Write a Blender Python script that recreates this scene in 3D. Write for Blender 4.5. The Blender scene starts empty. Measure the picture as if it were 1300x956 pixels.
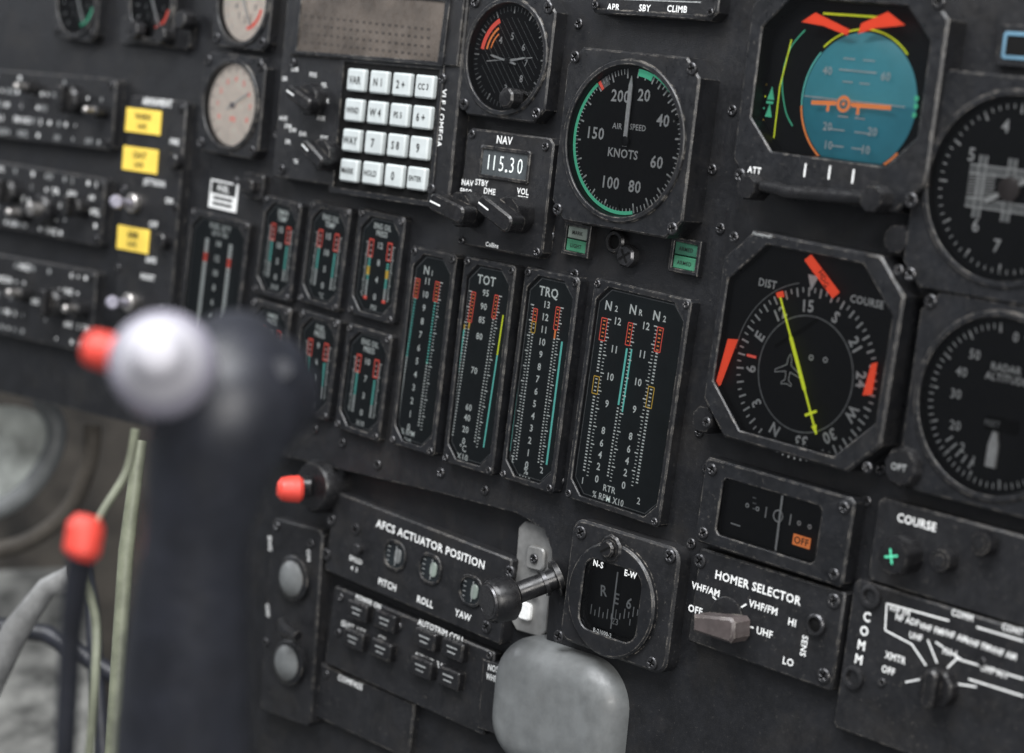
import bpy, math, random
import numpy as np
from mathutils import Matrix, Vector
random.seed(4)
S=.001; Z0=.95
A_,B_,G_,F_=.76682,.13649,.11247,2746.3
C0=(650.,478.)
def rotm(a,b,g):
    ca,sa=math.cos(a),math.sin(a);cb,sb=math.cos(b),math.sin(b);cg,sg=math.cos(g),math.sin(g)
    Ry=np.array([[ca,0,sa],[0,1,0],[-sa,0,ca]]);Rx=np.array([[1,0,0],[0,cb,-sb],[0,sb,cb]]);Rz=np.array([[cg,-sg,0],[sg,cg,0],[0,0,1]])
    return Rz@Rx@Ry
R=rotm(A_,B_,G_); T=np.array([0,0,1100.]); N=R[:,2]
def back(px,py,h=0.):
    d=np.array([(px-C0[0])/F_,(py-C0[1])/F_,1.]); s=(N@T-h)/(N@d); q=R.T@(d*s-T); return np.array([q[0],-q[1]])
def W(px,py,depth):
    d=np.array([(px-C0[0])/F_,(py-C0[1])/F_,1.]); q=R.T@(d*depth-T); return Vector((q[0]*S,q[2]*S,-q[1]*S+Z0))
col=bpy.context.scene.collection
# ---------------------------------------------------------------- materials
MATS={}
def mat(name,c,rough=.5,metal=0,var=.25,vs=.08,bump=0,bs=1.2,em=0,wear=0,dust=0,coat=0,spec=.5):
    m=bpy.data.materials.new(name); m.use_nodes=True; nt=m.node_tree; b=nt.nodes['Principled BSDF']; L=nt.links.new
    geo=nt.nodes.new('ShaderNodeNewGeometry'); mp=nt.nodes.new('ShaderNodeVectorMath'); mp.operation='SCALE'; mp.inputs['Scale'].default_value=1000
    L(geo.outputs['Position'],mp.inputs[0])
    def noise(sc,det=4,ro=.6):
        n=nt.nodes.new('ShaderNodeTexNoise'); n.inputs['Scale'].default_value=sc; n.inputs['Detail'].default_value=det; n.inputs['Roughness'].default_value=ro
        L(mp.outputs[0],n.inputs['Vector']); return n
    def ramp(src,p0,p1,v0=0,v1=1):
        r=nt.nodes.new('ShaderNodeMapRange'); r.inputs['From Min'].default_value=p0; r.inputs['From Max'].default_value=p1
        r.inputs['To Min'].default_value=v0; r.inputs['To Max'].default_value=v1; L(src,r.inputs['Value']); return r.outputs[0]
    def mix(fac,ca,cb):
        x=nt.nodes.new('ShaderNodeMix'); x.data_type='RGBA'
        for k,v in ((0,fac),(6,ca),(7,cb)):
            if hasattr(v,'links') : L(v,x.inputs[k])
            elif k==0: x.inputs[k].default_value=v
            else: x.inputs[k].default_value=(*v[:3],1)
        return x.outputs[2]
    lo=[x*(1-var) for x in c]; hi=[min(1,x*(1+var)) for x in c]
    n1=noise(vs); colr=mix(ramp(n1.outputs['Fac'],.35,.65),lo,hi)
    if dust:
        n2=noise(.6,6,.75); colr=mix(ramp(n2.outputs['Fac'],.61,.73,0,dust),colr,(.24,.22,.19))
        n3=noise(.03,5,.7); colr=mix(ramp(n3.outputs['Fac'],.50,.76,0,dust*.4),colr,(.075,.065,.052))
    if wear:
        bv=nt.nodes.new('ShaderNodeBevel'); bv.samples=4; bv.inputs['Radius'].default_value=.0009
        dp=nt.nodes.new('ShaderNodeVectorMath'); dp.operation='DOT_PRODUCT'; L(bv.outputs[0],dp.inputs[0]); L(geo.outputs['Normal'],dp.inputs[1])
        e=ramp(dp.outputs['Value'],.985,.88); n4=noise(.2,6,.75); k=ramp(n4.outputs['Fac'],.48,.62)
        mu=nt.nodes.new('ShaderNodeMath'); mu.operation='MULTIPLY'; L(e,mu.inputs[0]); L(k,mu.inputs[1])
        m2=nt.nodes.new('ShaderNodeMath'); m2.operation='MULTIPLY'; L(mu.outputs[0],m2.inputs[0]); m2.inputs[1].default_value=wear
        colr=mix(m2.outputs[0],colr,(.31,.285,.25))
    L(colr,b.inputs['Base Color'])
    b.inputs['Metallic'].default_value=metal; b.inputs['Specular IOR Level'].default_value=spec
    nr=noise(.3,4); L(ramp(nr.outputs['Fac'],.3,.7,max(0.02,rough-.12),min(1,rough+.12)),b.inputs['Roughness'])
    if coat: b.inputs['Coat Weight'].default_value=coat
    if bump:
        nb=noise(bs,3); bp=nt.nodes.new('ShaderNodeBump'); bp.inputs['Strength'].default_value=bump; bp.inputs['Distance'].default_value=.0004
        L(nb.outputs['Fac'],bp.inputs['Height']); L(bp.outputs[0],b.inputs['Normal'])
    if em: b.inputs['Emission Color'].default_value=(*c,1); b.inputs['Emission Strength'].default_value=em
    MATS[name]=m; return m
mat('panel',(.0100,.0104,.0120),.46,bump=.35,bs=1.6,wear=.9,dust=.42,spec=.40)
mat('bezel',(.0095,.0100,.0116),.36,bump=.22,bs=2.2,wear=.9,dust=.32,spec=.48)
mat('box',(.0120,.0123,.0138),.44,bump=.3,bs=1.8,wear=.9,dust=.38,spec=.40)
mat('knob',(.009,.009,.010),.32,wear=.5,dust=.15,spec=.5)
mat('brown_knob',(.085,.070,.068),.4,wear=1,dust=.5)
mat('screw',(.06,.06,.063),.3,metal=.75,dust=.3)
mat('steel',(.45,.43,.41),.35,metal=.9)
mat('slot',(.002,.002,.002),.7,spec=.2)
mat('face',(.0065,.0072,.0088),.5,var=.15,spec=.3)
mat('strip_face',(.026,.036,.039),.5,var=.10,spec=.35)
mat('white',(.80,.81,.80),.5,var=.10,vs=.5)
mat('lit',(.80,.86,.84),.5,var=.06,em=.22)
mat('dim',(.30,.31,.31),.5,var=.3,vs=.6)
mat('teal',(.17,.70,.62),.5,em=.32,var=.05)
mat('green',(.10,.60,.36),.5,em=.28,var=.1)
mat('red',(.90,.12,.085),.5,em=.38,var=.1)
mat('orange',(.95,.28,.08),.5,em=.35,var=.1)
mat('flag',(.95,.09,.035),.5,em=.38,var=.1)
mat('lime',(.74,.85,.04),.5,em=.4,var=.05)
mat('amber',(.85,.55,.08),.5,em=.25)
mat('sky_teal',(.085,.37,.45),.4,em=.17,var=.08)
mat('ground_teal',(.05,.28,.37),.4,em=.15,var=.08)
mat('key_white',(.50,.54,.54),.4,var=.08,dust=.15)
mat('ink',(.012,.012,.012),.5)
mat('yellow',(.92,.66,.10),.5,var=.06)
mat('display',(.085,.071,.060),.3,var=.35,vs=.04)
mat('display_dot',(.045,.038,.033),.4)
mat('lcd',(.060,.068,.072),.25)
mat('window_dark',(.012,.015,.017),.15,var=.3)
mat('lamp_green',(.05,.20,.115),.4,var=.2)
mat('lamp_dark_green',(.03,.12,.075),.4,var=.2)
mat('lamp_pale',(.22,.26,.23),.4,var=.1)
mat('grey_metal',(.24,.24,.235),.45,metal=.3,wear=1,dust=.4)
mat('grey_paint',(.135,.142,.143),.42,dust=.3,var=.15,spec=.5)
mat('cream_face',(.82,.74,.66),.5,var=.12,vs=.15,em=.25)  # unlit dial face given a faint glow to brighten the cream
mat('silver',(.47,.46,.50),.5,metal=.05,var=.08,spec=.4)
mat('dark_silver',(.27,.26,.31),.5,metal=.05,var=.08)  # darker purple-grey silver for the dome ring, toggles and a needle hub
mat('red_plastic',(.72,.065,.045),.5,var=.1)
mat('grip',(.016,.0175,.024),.44,spec=.5,dust=.15)
mat('pane',(.33,.35,.33),.5,var=.6,vs=.02)
mat('floor',(.15,.15,.14),.6,var=.7,vs=.025)
mat('brown_wall',(.042,.036,.029),.7,var=.7,vs=.02)
mat('cable',(.16,.17,.12),.5)
mat('cyan_display',(.09,.18,.25),.4,em=.15)
def glassmat():
    m=bpy.data.materials.new('cover_glass'); m.use_nodes=True; nt=m.node_tree; nt.nodes.clear()
    o=nt.nodes.new('ShaderNodeOutputMaterial'); mx=nt.nodes.new('ShaderNodeMixShader'); tr=nt.nodes.new('ShaderNodeBsdfTransparent'); gl=nt.nodes.new('ShaderNodeBsdfGlossy')
    gl.inputs['Roughness'].default_value=.12; fr=nt.nodes.new('ShaderNodeFresnel'); fr.inputs['IOR'].default_value=1.42
    L=nt.links.new; L(fr.outputs[0],mx.inputs[0]); L(tr.outputs[0],mx.inputs[1]); L(gl.outputs[0],mx.inputs[2]); L(mx.outputs[0],o.inputs['Surface']); MATS['glass']=m
glassmat()
# ---------------------------------------------------------------- 2D shapes
def rect(w,h,cx=0,cy=0,ch=0):
    x,y=w/2,h/2
    if ch<=0: p=[(-x,-y),(x,-y),(x,y),(-x,y)]
    else: p=[(-x+ch,-y),(x-ch,-y),(x,-y+ch),(x,y-ch),(x-ch,y),(-x+ch,y),(-x,y-ch),(-x,-y+ch)]
    return [(a+cx,b+cy) for a,b in p]
def rrect(w,h,r,cx=0,cy=0,n=5):
    p=[]
    for sx,sy,a0 in ((1,-1,-90),(1,1,0),(-1,1,90),(-1,-1,180)):
        for k in range(n+1):
            a=math.radians(a0+90*k/n); p.append((cx+sx*(w/2-r)+r*math.cos(a),cy+sy*(h/2-r)+r*math.sin(a)))
    return p
def circ(r,n=56,cx=0,cy=0): return [(cx+r*math.cos(2*math.pi*k/n),cy+r*math.sin(2*math.pi*k/n)) for k in range(n)]
def area(p): return sum(p[i-1][0]*p[i][1]-p[i][0]*p[i-1][1] for i in range(len(p)))/2
def offs(p,d):
    n=len(p);o=[]
    for i in range(n):
        a=np.array(p[i-1]);b=np.array(p[i]);c=np.array(p[(i+1)%n]); e1=b-a;e2=c-b
        e1=e1/(np.hypot(*e1)+1e-9);e2=e2/(np.hypot(*e2)+1e-9); n1=np.array([-e1[1],e1[0]]);n2=np.array([-e2[1],e2[0]]); m=n1+n2; k=m@n1
        o.append(tuple(b+m*(d/max(k,.3))))
    return o
def ray(p,c,a):
    dx,dy=math.cos(a),math.sin(a);best=0
    for i in range(len(p)):
        x1,y1=p[i-1][0]-c[0],p[i-1][1]-c[1];x2,y2=p[i][0]-c[0],p[i][1]-c[1]; ex,ey=x2-x1,y2-y1; den=dx*ey-dy*ex
        if abs(den)<1e-12: continue
        t=(x1*ey-y1*ex)/den;u=(x1*dy-y1*dx)/den
        if t>0 and -1e-6<=u<=1+1e-6: best=max(best,t)
    return best
# ---------------------------------------------------------------- text
TC={}
def tmesh(s,bold):
    k=(s,bold)
    if k in TC: return TC[k]
    c=bpy.data.curves.new('t','FONT'); c.body=s; c.size=1; c.resolution_u=2; c.offset=bold; c.space_character=1.08
    o=bpy.data.objects.new('t',c); me=o.to_mesh()
    v=[(x.co.x,x.co.y) for x in me.vertices]; f=[tuple(p.vertices) for p in me.polygons]
    o.to_mesh_clear(); bpy.data.objects.remove(o); bpy.data.curves.remove(c)
    TC[k]=(v,f); return TC[k]
v,_=tmesh('H',0); CAPH=max(y for x,y in v)-min(y for x,y in v)
# ---------------------------------------------------------------- mesh builder
class MB:
    def __init__(s): s.v=[];s.f=[];s.m=[];s.mats=[]
    def add(s,vs,fs,m):
        if m not in s.mats: s.mats.append(m)
        k=s.mats.index(m);o=len(s.v)
        s.v+=[tuple(map(float,v)) for v in vs]; s.f+=[tuple(i+o for i in f) for f in fs]; s.m+=[k]*len(fs); return s
    def prism(s,p,z0,z1,m,bev=0,soft=0):
        if area(p)<0: p=p[::-1]
        n=len(p); rings=[[(x,y,z0) for x,y in p]]
        if soft:
            for k in range(soft+1):
                a=math.pi/2*k/soft; q=offs(p,bev*(1-math.cos(a))) if k else p; rings.append([(x,y,z1-bev+bev*math.sin(a)) for x,y in q])
        else:
            rings.append([(x,y,z1-bev) for x,y in p])
            if bev: rings.append([(x,y,z1) for x,y in offs(p,bev)])
        vs=sum(rings,[]); fs=[]
        for r in range(len(rings)-1):
            for i in range(n): j=(i+1)%n; fs.append((r*n+i,r*n+j,(r+1)*n+j,(r+1)*n+i))
        fs.append(tuple((len(rings)-1)*n+i for i in range(n))); fs.append(tuple(range(n-1,-1,-1)))
        return s.add(vs,fs,m)
    def frame(s,po,pi,z0,z1,zi,m,bev=.6,c=(0,0),n=56,slope=0):
        if area(po)<0: po=po[::-1]
        if area(pi)<0: pi=pi[::-1]
        an=[2*math.pi*k/n for k in range(n)]+[math.atan2(y-c[1],x-c[0])%(2*math.pi) for x,y in po+pi]
        an=sorted(an); a2=[an[0]]
        for a in an[1:]:
            if a-a2[-1]>.004: a2.append(a)
        an=a2;n=len(an)
        def ring(p,z):
            o=[]
            for a in an: r=ray(p,c,a); o.append((c[0]+r*math.cos(a),c[1]+r*math.sin(a),z))
            return o
        rings=[ring(po,z0),ring(po,z1-bev),ring(offs(po,bev),z1),ring(offs(pi,-bev*.5),z1),ring(pi,z1-bev*.5),ring(offs(pi,slope) if slope else pi,zi)]
        vs=sum(rings,[]);fs=[]
        for r in range(len(rings)-1):
            for i in range(n): j=(i+1)%n; fs.append((r*n+i,r*n+j,(r+1)*n+j,(r+1)*n+i))
        return s.add(vs,fs,m)
    def lathe(s,cx,cy,prof,m,n=32,kn=0):
        vs=[];fs=[]
        for r,z in prof:
            for i in range(n):
                a=2*math.pi*i/n; q=r*(1-kn*(i%4<2)) if r>0 else 0; vs.append((cx+q*math.cos(a),cy+q*math.sin(a),z))
        for k in range(len(prof)-1):
            for i in range(n): j=(i+1)%n; fs.append((k*n+i,k*n+j,(k+1)*n+j,(k+1)*n+i))
        fs.append(tuple((len(prof)-1)*n+i for i in range(n))); return s.add(vs,fs,m)
    def sheet(s,p,z,m):
        if area(p)<0: p=p[::-1]
        return s.add([(x,y,z) for x,y in p],[tuple(range(len(p)))],m)
    def line(s,p,q,w,z,m):
        d=np.array(q)-np.array(p);L=np.hypot(*d)+1e-9;nn=np.array([-d[1],d[0]])/L*w/2; p=np.array(p);q=np.array(q)
        return s.sheet([tuple(p+nn),tuple(p-nn),tuple(q-nn),tuple(q+nn)],z,m)
    def arc(s,cx,cy,r0,r1,a0,a1,z,m):
        n=max(3,int(abs(a1-a0)/4));vs=[];fs=[]
        for k in range(n+1):
            a=math.radians(a0+(a1-a0)*k/n)
            for r in (r0,r1): vs.append((cx+r*math.sin(a),cy+r*math.cos(a),z))
        for k in range(n): fs.append((2*k,2*k+1,2*k+3,2*k+2))
        return s.add(vs,fs,m)
    def ticks(s,cx,cy,r0,r1,a0,a1,n,w,z,m):
        for k in range(n):
            a=math.radians(a0+(a1-a0)*k/max(1,n-1)) ; sx,cs=math.sin(a),math.cos(a)
            s.line((cx+r0*sx,cy+r0*cs),(cx+r1*sx,cy+r1*cs),w,z,m)
        return s
    def text(s,t,x,y,cap,z,m='white',rot=0,xs=.95,bold=.015,al='C'):
        v,f=tmesh(t,bold)
        if not v: return s
        k=cap/CAPH; xa=min(p[0] for p in v);xb=max(p[0] for p in v); x0={'C':(xa+xb)/2,'L':xa,'R':xb}[al]
        ca,sa=math.cos(math.radians(rot)),math.sin(math.radians(rot)); vs=[]
        for a,b in v:
            a=(a-x0)*k*xs;b=b*k-cap/2; vs.append((x+a*ca-b*sa,y+a*sa+b*ca,z))
        return s.add(vs,f,m)
    def tube(s,pts,r,m,n=10):
        pts=[Vector(p) for p in pts];rs=r if isinstance(r,(list,tuple)) else [r]*len(pts); vs=[];fs=[];up=Vector((.13,.31,.94)).normalized()
        if abs((pts[-1]-pts[0]).normalized().dot(up))>.9: up=Vector((.9,.1,.2)).normalized()
        for i,p in enumerate(pts):
            d=(pts[min(i+1,len(pts)-1)]-pts[max(i-1,0)]).normalized(); u=d.cross(up).normalized(); w=d.cross(u)
            for k in range(n): a=2*math.pi*k/n; vs.append(tuple(p+(u*math.cos(a)+w*math.sin(a))*rs[i]))
        for i in range(len(pts)-1):
            for k in range(n): j=(k+1)%n; fs.append((i*n+k,i*n+j,(i+1)*n+j,(i+1)*n+k))
        fs.append(tuple(range(n-1,-1,-1)));fs.append(tuple((len(pts)-1)*n+k for k in range(n))); return s.add(vs,fs,m)
    def build(s,name,parent=None,scale=S,loc=None,smooth=35):
        me=bpy.data.meshes.new(name); me.from_pydata([(a*scale,b*scale,c*scale) for a,b,c in s.v],[],s.f)
        for m in s.mats: me.materials.append(MATS[m])
        me.polygons.foreach_set('material_index',s.m); me.polygons.foreach_set('use_smooth',[True]*len(s.f)); me.update()
        me.set_sharp_from_angle(angle=math.radians(smooth))
        o=bpy.data.objects.new(name,me); col.objects.link(o)
        if parent: o.parent=parent
        if loc is not None: o.location=loc
        return o
def smoothline(pts,n=8):
    out=[];P=[np.array(p,float) for p in pts]
    for i in range(len(P)-1):
        a,b,c,d=P[max(i-1,0)],P[i],P[i+1],P[min(i+2,len(P)-1)]
        for k in range(n):
            t=k/n; out.append(tuple(.5*((2*b)+(-a+c)*t+(2*a-5*b+4*c-d)*t*t+(-a+3*b-3*c+d)*t**3)))
    out.append(tuple(P[-1])); return out
# shared screw mesh
sm=MB(); cr=[(.35,.35),(1.5,.35),(1.5,-.35),(.35,-.35),(.35,-1.5),(-.35,-1.5),(-.35,-.35),(-1.5,-.35),(-1.5,.35),(-.35,.35),(-.35,1.5),(.35,1.5)][::-1]
sm.frame(circ(2.5,20),cr,-.5,1.1,.2,'screw',bev=.4,n=20); sm.prism(circ(2.2,16),-.5,.2,'slot')
SCREW=sm.build('screw'); SCREW_ME=SCREW.data; bpy.data.objects.remove(SCREW)
# ---------------------------------------------------------------- things on the panel
SUBS={'dial_markings':'face','scale_markings':'face','compass_card':'face','lettering':'housing','cross_mark':'course_knob','aircraft_symbol':'face','drum_scale':'window_back'}
class Thing:
    def __init__(s,name,label,cat,TL,TR,BL,BR,h=0,group=None,kind=None,square=False,mx=3.0):
        c=[back(*p,h) for p in (TL,TR,BL,BR)]; s.h=h; s.parts={}
        s.c=sum(c)/4; s.w=(np.hypot(*(c[1]-c[0]))+np.hypot(*(c[3]-c[2])))/2; s.H=(np.hypot(*(c[0]-c[2]))+np.hypot(*(c[1]-c[3])))/2
        d=(c[1]-c[0])+(c[3]-c[2]); e=(c[0]-c[2])+(c[1]-c[3]); d=d+np.array([e[1],-e[0]]); an=math.degrees(math.atan2(d[1],d[0])); s.an=max(-mx,min(mx,an))
        s.mk(name,label,cat,group,kind)
    def mk(s,name,label,cat,group=None,kind=None):
        s.e=bpy.data.objects.new(name,None); col.objects.link(s.e); s.e.empty_display_size=.01
        s.e.location=(s.c[0]*S,0,s.c[1]*S+Z0)
        s.e.rotation_euler=(Matrix.Rotation(-math.radians(s.an),3,'Y')@Matrix.Rotation(math.pi/2,3,'X')).to_euler()
        s.e['label']=label; s.e['category']=cat
        if group: s.e['group']=group
        if kind: s.e['kind']=kind
    def P(s,px,py,z=None):
        q=back(px,py,s.h if z is None else z)-s.c; a=-math.radians(s.an); return (q[0]*math.cos(a)-q[1]*math.sin(a),q[0]*math.sin(a)+q[1]*math.cos(a))
    def screws(s,pts,z,sc=1):
        for x,y in pts:
            o=bpy.data.objects.new('screw',SCREW_ME); col.objects.link(o); o.parent=s.e; o.location=(x*S,y*S,z*S); o.rotation_euler=(random.uniform(-.06,.06),random.uniform(-.06,.06),random.uniform(0,1.5)); o.scale=(sc,sc,1)
    def pscrews(s,pts,z,sc=1): s.screws([s.P(x,y,z) for x,y in pts],z,sc)
    def corners(s,i,z,sc=1): x,y=s.w/2-i,s.H/2-i; s.screws([(-x,-y),(x,-y),(x,y),(-x,y)],z,sc)
    def b(s,mb,name,parent=None):
        o=mb.build(name,parent or s.parts.get(SUBS.get(name,'')) or s.e); s.parts.setdefault(name,o); return o
    def txt(s,mb,t,px,py,cap,z,m='white',**k): x,y=s.P(px,py,z); mb.text(t,x,y,cap,z+.2,m,**k)
def px(t,pts,z): return [t.P(x,y,z) for x,y in pts]

# ------------------------------------------------ panel sheets
def panel(name,label,pts,z0,z1,screws):
    t=Thing(name,label,'panel',(0,0),(1300,0),(0,868),(1300,868),0,mx=0)
    m=MB(); m.prism([t.P(x,y,z1) for x,y in pts],z0,z1,'panel',.6); t.b(m,'fascia'); t.pscrews(screws,z1,1.05); return t
up=[(-90,-90),(1420,-120),(1440,1100),(690,1040),(693,800),(700,700),(690,672),(655,652),(560,627),(350,577),(160,536),(-90,476)]
panel('instrument_panel','main matt black instrument panel carrying all the flight and engine gauges',up,-4,0,
 [(233,142),(352,170),(575,30),(566,250),(700,300),(730,348),(905,215),(915,290),(645,600),(616,622),(888,548),(898,595),(1100,636),(1182,380),(1240,375),(400,545),(435,562),(300,230),(345,60),(735,30),(930,140),(1205,120),(1178,320),(1118,596),(878,690),(480,590),(895,100),(712,610),(560,600)])
low=[(300,560),(500,600),(660,640),(712,660),(720,1080),(300,1080)]
panel('lower_console_panel','lower black console sheet set back beneath the engine gauges',low,-14,-10,[(410,780),(405,820)])

# ------------------------------------------------ strip gauges
def strip(name,label,TL,TR,BL,BR,spec,h=7,ch=7,group='vertical strip engine gauges'):
    t=Thing(name,label,'gauge',TL,TR,BL,BR,h,group)
    m=MB(); m.frame(rect(t.w,t.H,ch=1.5),rect(t.w-6,t.H-6.5,ch=ch),0,h,h-2,'bezel',.7,slope=.4); t.b(m,'bezel')
    z=h-2; m=MB(); m.sheet(rect(t.w-5.5,t.H-6,ch=ch),z,'strip_face')
    o=rect(t.w-7.8,t.H-8.6,ch=ch)
    for i in range(8): m.line(o[i-1],o[i],.5,z+.1,'dim')
    t.b(m,'face')
    m=MB(); spec(t,m,z); t.b(m,'scale_markings')
    g=MB(); g.sheet(rect(t.w-5.7,t.H-6.2,ch=ch),h-.7,'glass'); t.b(g,'cover_glass')
    x,y=t.w/2-2.6,t.H/2-2.6; t.screws([(-x,-y),(x,-y),(x,y),(-x,y)],h-.3,.8)
    return t
def column(t,m,A,B,z,segs,w=1.3,tick=None,n=40,side=1):
    a=np.array(t.P(*A,z));b=np.array(t.P(*B,z));L=np.hypot(*(b-a)); d=(b-a)/L; nn=np.array([-d[1],d[0]])
    def at(f): return a+(b-a)*f
    for f0,f1,mt,st in segs:
        if st=='bar': m.line(at(f0),at(f1),w,z+.12,mt)
        elif st=='box':
            for k in (-1,1): m.line(at(f0)+nn*k*w*1.2,at(f1)+nn*k*w*1.2,.45,z+.16,mt)
            m.line(at(f0)-nn*w*1.2,at(f0)+nn*w*1.2,.5,z+.17,mt); m.line(at(f1)-nn*w*1.2,at(f1)+nn*w*1.2,.5,z+.17,mt)
            k=f0+1.3/L
            while k<f1-.6/L: m.line(at(k)-nn*w*.5,at(k)+nn*w*.5,.6,z+.14,'lit' if mt!='red' else 'orange'); k+=1.9/L
        elif st=='seg':
            k=f0
            while k<f1: m.line(at(k)-nn*w*.5,at(k)+nn*w*.5,.7,z+.14,mt); k+=1.6/L
    if tick:
        for k in range(n+1): 
            lw=1.3 if k%5 else 2.3
            m.line(at(k/n)+nn*w*1.35*side,at(k/n)+nn*(w*1.35+lw)*side,.42 if k%5 else .6,z+.14,tick)
def nums(t,m,A,B,z,lst,cap):
    a=np.array(t.P(*A,z));b=np.array(t.P(*B,z))
    for s,f in lst: p=a+(b-a)*f; m.text(s,p[0],p[1],cap,z+.2,'lit',bold=.022)
def s_n2(t,m,z):
    for s,x,y in (('2',775,388),('R',806,393),('2',836,401)):
        t.txt(m,'N',x-2,y,4.4,z,'lit',bold=.022); t.txt(m,s,x+8,y+4,2.8,z,'lit',bold=.022)
    ns=[('12',0),('11',.175),('10',.35),('9',.52),('8',.69),('6',.77),('4',.845),('2',.92),('0',1)]
    nums(t,m,(785,408),(758,608),z,ns,3.4); nums(t,m,(821,414),(792,616),z,ns,3.4)
    wt='lit'
    column(t,m,(768,404),(741,602),z,[(0,.14,'red','box'),(.15,.35,wt,'seg'),(.37,.48,'amber','box'),(.5,.98,wt,'seg')],1.5,wt,44,1)
    column(t,m,(801,410),(771,609),z,[(0,.14,'red','box'),(.16,.52,'teal','bar'),(.54,.98,wt,'seg')],1.2,wt,44,1)
    column(t,m,(807,411),(777,610),z,[(.16,.56,'teal','bar')],1.0)
    column(t,m,(839,416),(808,618),z,[(0,.15,'red','box'),(.16,.35,wt,'seg'),(.37,.5,'amber','box'),(.5,.98,wt,'seg')],1.5,wt,44,-1)
    t.txt(m,'1',740,610,3.1,z,wt); t.txt(m,'2',811,636,3.1,z,wt); t.txt(m,'RTR',774,621,3.1,z,wt); t.txt(m,'% RPM X10',772,633,3.1,z,wt,xs=.88)
strip('rotor_speed_gauge','widest strip gauge with three red topped columns for rotor and turbine speed',(757,357),(880,377),(713,632),(834,668),s_n2)
def s_trq(t,m,z):
    t.txt(m,'TRQ',697,371,4.5,z,'lit',bold=.022)
    nums(t,m,(695,387),(669,590),z,[(str(13-k),k/13) for k in range(14)],3.3)
    column(t,m,(681,388),(655,588),z,[(0.02,.1,'red','box'),(.1,.17,'amber','box'),(.18,.98,'lit','seg')],1.1,'lit',52,-1)
    column(t,m,(709,390),(683,592),z,[(0.0,.14,'red','box'),(.14,.2,'orange','bar'),(.2,.98,'lit','seg')],1.1,'lit',52,1)
    column(t,m,(667,402),(647,572),z,[(.1,1,'teal','bar')],1.2); column(t,m,(717,408),(694,590),z,[(.14,1,'teal','bar')],1.2)
    column(t,m,(667,402),(647,572),z,[(0,.1,'amber','bar')],1.2)
    t.txt(m,'1',651,582,3,z,'lit'); t.txt(m,'2',688,597,3,z,'lit'); t.txt(m,'%',668,598,3.4,z,'lit'); t.txt(m,'X10',666,609,3.3,z,'lit')
strip('torque_gauge','TRQ strip gauge with two teal bars left of the widest strip gauge',(668,342),(738,350),(632,607),(700,626),s_trq)
def s_tot(t,m,z):
    t.txt(m,'TOT',618,356,4.5,z,'lit',bold=.022)
    nums(t,m,(617,372),(589,560),z,[('95',0),('90',.09),('85',.18),('80',.29),('70',.52),('60',.77),('40',.84),('20',.92),('0',1)],3.2)
    column(t,m,(602,371),(574,558),z,[(0,.2,'red','box'),(.2,.25,'amber','bar'),(.25,.98,'lit','seg')],1.1,'lit',48,-1)
    column(t,m,(631,375),(602,566),z,[(0,.15,'red','box'),(.16,.98,'lit','seg')],1.1,'lit',48,1)
    column(t,m,(590,412),(570,556),z,[(0,.04,'amber','bar'),(.04,1,'teal','bar')],1.2); column(t,m,(639,400),(614,568),z,[(0,.3,'lime','bar'),(.3,1,'teal','bar')],1.0)
    t.txt(m,'°C',588,569,3.3,z,'lit'); t.txt(m,'X10',587,580,3.3,z,'lit')
strip('turbine_temperature_gauge','TOT strip gauge numbered 95 down to 0 in degrees',(590,326),(655,337),(560,586),(624,604),s_tot)
def s_n1(t,m,z):
    t.txt(m,'N',542,343,4.3,z,'lit',bold=.022); t.txt(m,'1',549,347,2.7,z,'lit',bold=.022)
    nums(t,m,(543,357),(519,542),z,[(str(11-k),k/11) for k in range(12)],3.3)
    column(t,m,(531,354),(505,534),z,[(0,.13,'red','box'),(.14,.55,'teal','seg'),(.55,.98,'lit','seg')],1.3,'lit',44,-1)
    column(t,m,(556,358),(531,544),z,[(0,.13,'red','box'),(.14,.55,'teal','seg'),(.55,.98,'lit','seg')],1.3,'lit',44,1)
    t.txt(m,'% RPM',518,549,2.8,z,'lit',xs=.85); t.txt(m,'X10',516,559,2.8,z,'lit')
strip('gas_generator_gauge','N1 strip gauge numbered 11 down to 0 beside the TOT gauge',(522,313),(580,323),(494,562),(549,580),s_n1)
def small(t1,t2,nn,ex='X10',amb=0):
    def sp(t,m,z):
        w,H=t.w,t.H
        m.text(t1,0,H*.365,2.9,z+.2,'lit',xs=.8,bold=.02); m.text(t2,0,H*.30,2.9,z+.2,'lit',xs=.8,bold=.02)
        for k,s in enumerate(nn): m.text(s,0,H*(.19-.48*k/(len(nn)-1)),3.2,z+.2,'lit',bold=.025)
        for sx in (-1,1):
            x=sx*w*.2
            for k in range(22):
                y=H*(.20-.50*k/21); lo=5+(1 if sx>0 else 0)
                if k>lo:
                    c='teal' if k<16+sx else 'lit'
                    m.line((x-.8,y),(x+.8,y),.85,z+.15,c)
                elif k%2: m.line((x-.7,y),(x+.7,y),.5,z+.15,'lit')
                m.line((x+sx*2.1,y),(x+sx*(3.4 if k%5 else 4.2),y),.5,z+.15,'lit')
            for q in (-1,1): m.line((x+q*1.6,H*.225),(x+q*1.6,H*.07),.6,z+.17,'red')
            m.line((x-1.9,H*.23),(x+1.9,H*.23),.8,z+.18,'red'); m.line((x-1.9,H*.07),(x+1.9,H*.07),.6,z+.18,'red')
            if amb: m.line((x+sx*.2,-H*.02),(x+sx*.2,-H*.10),2.4,z+.19,'amber')
        if amb: m.line((-w*.2,-H*.30),(-w*.2,-H*.33),2.6,z+.18,'red'); m.line((w*.2,-H*.30),(w*.2,-H*.33),2.6,z+.18,'red')
        m.text(ex,0,-H*.39,2.6,z+.2,'lit')
    return sp
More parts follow.
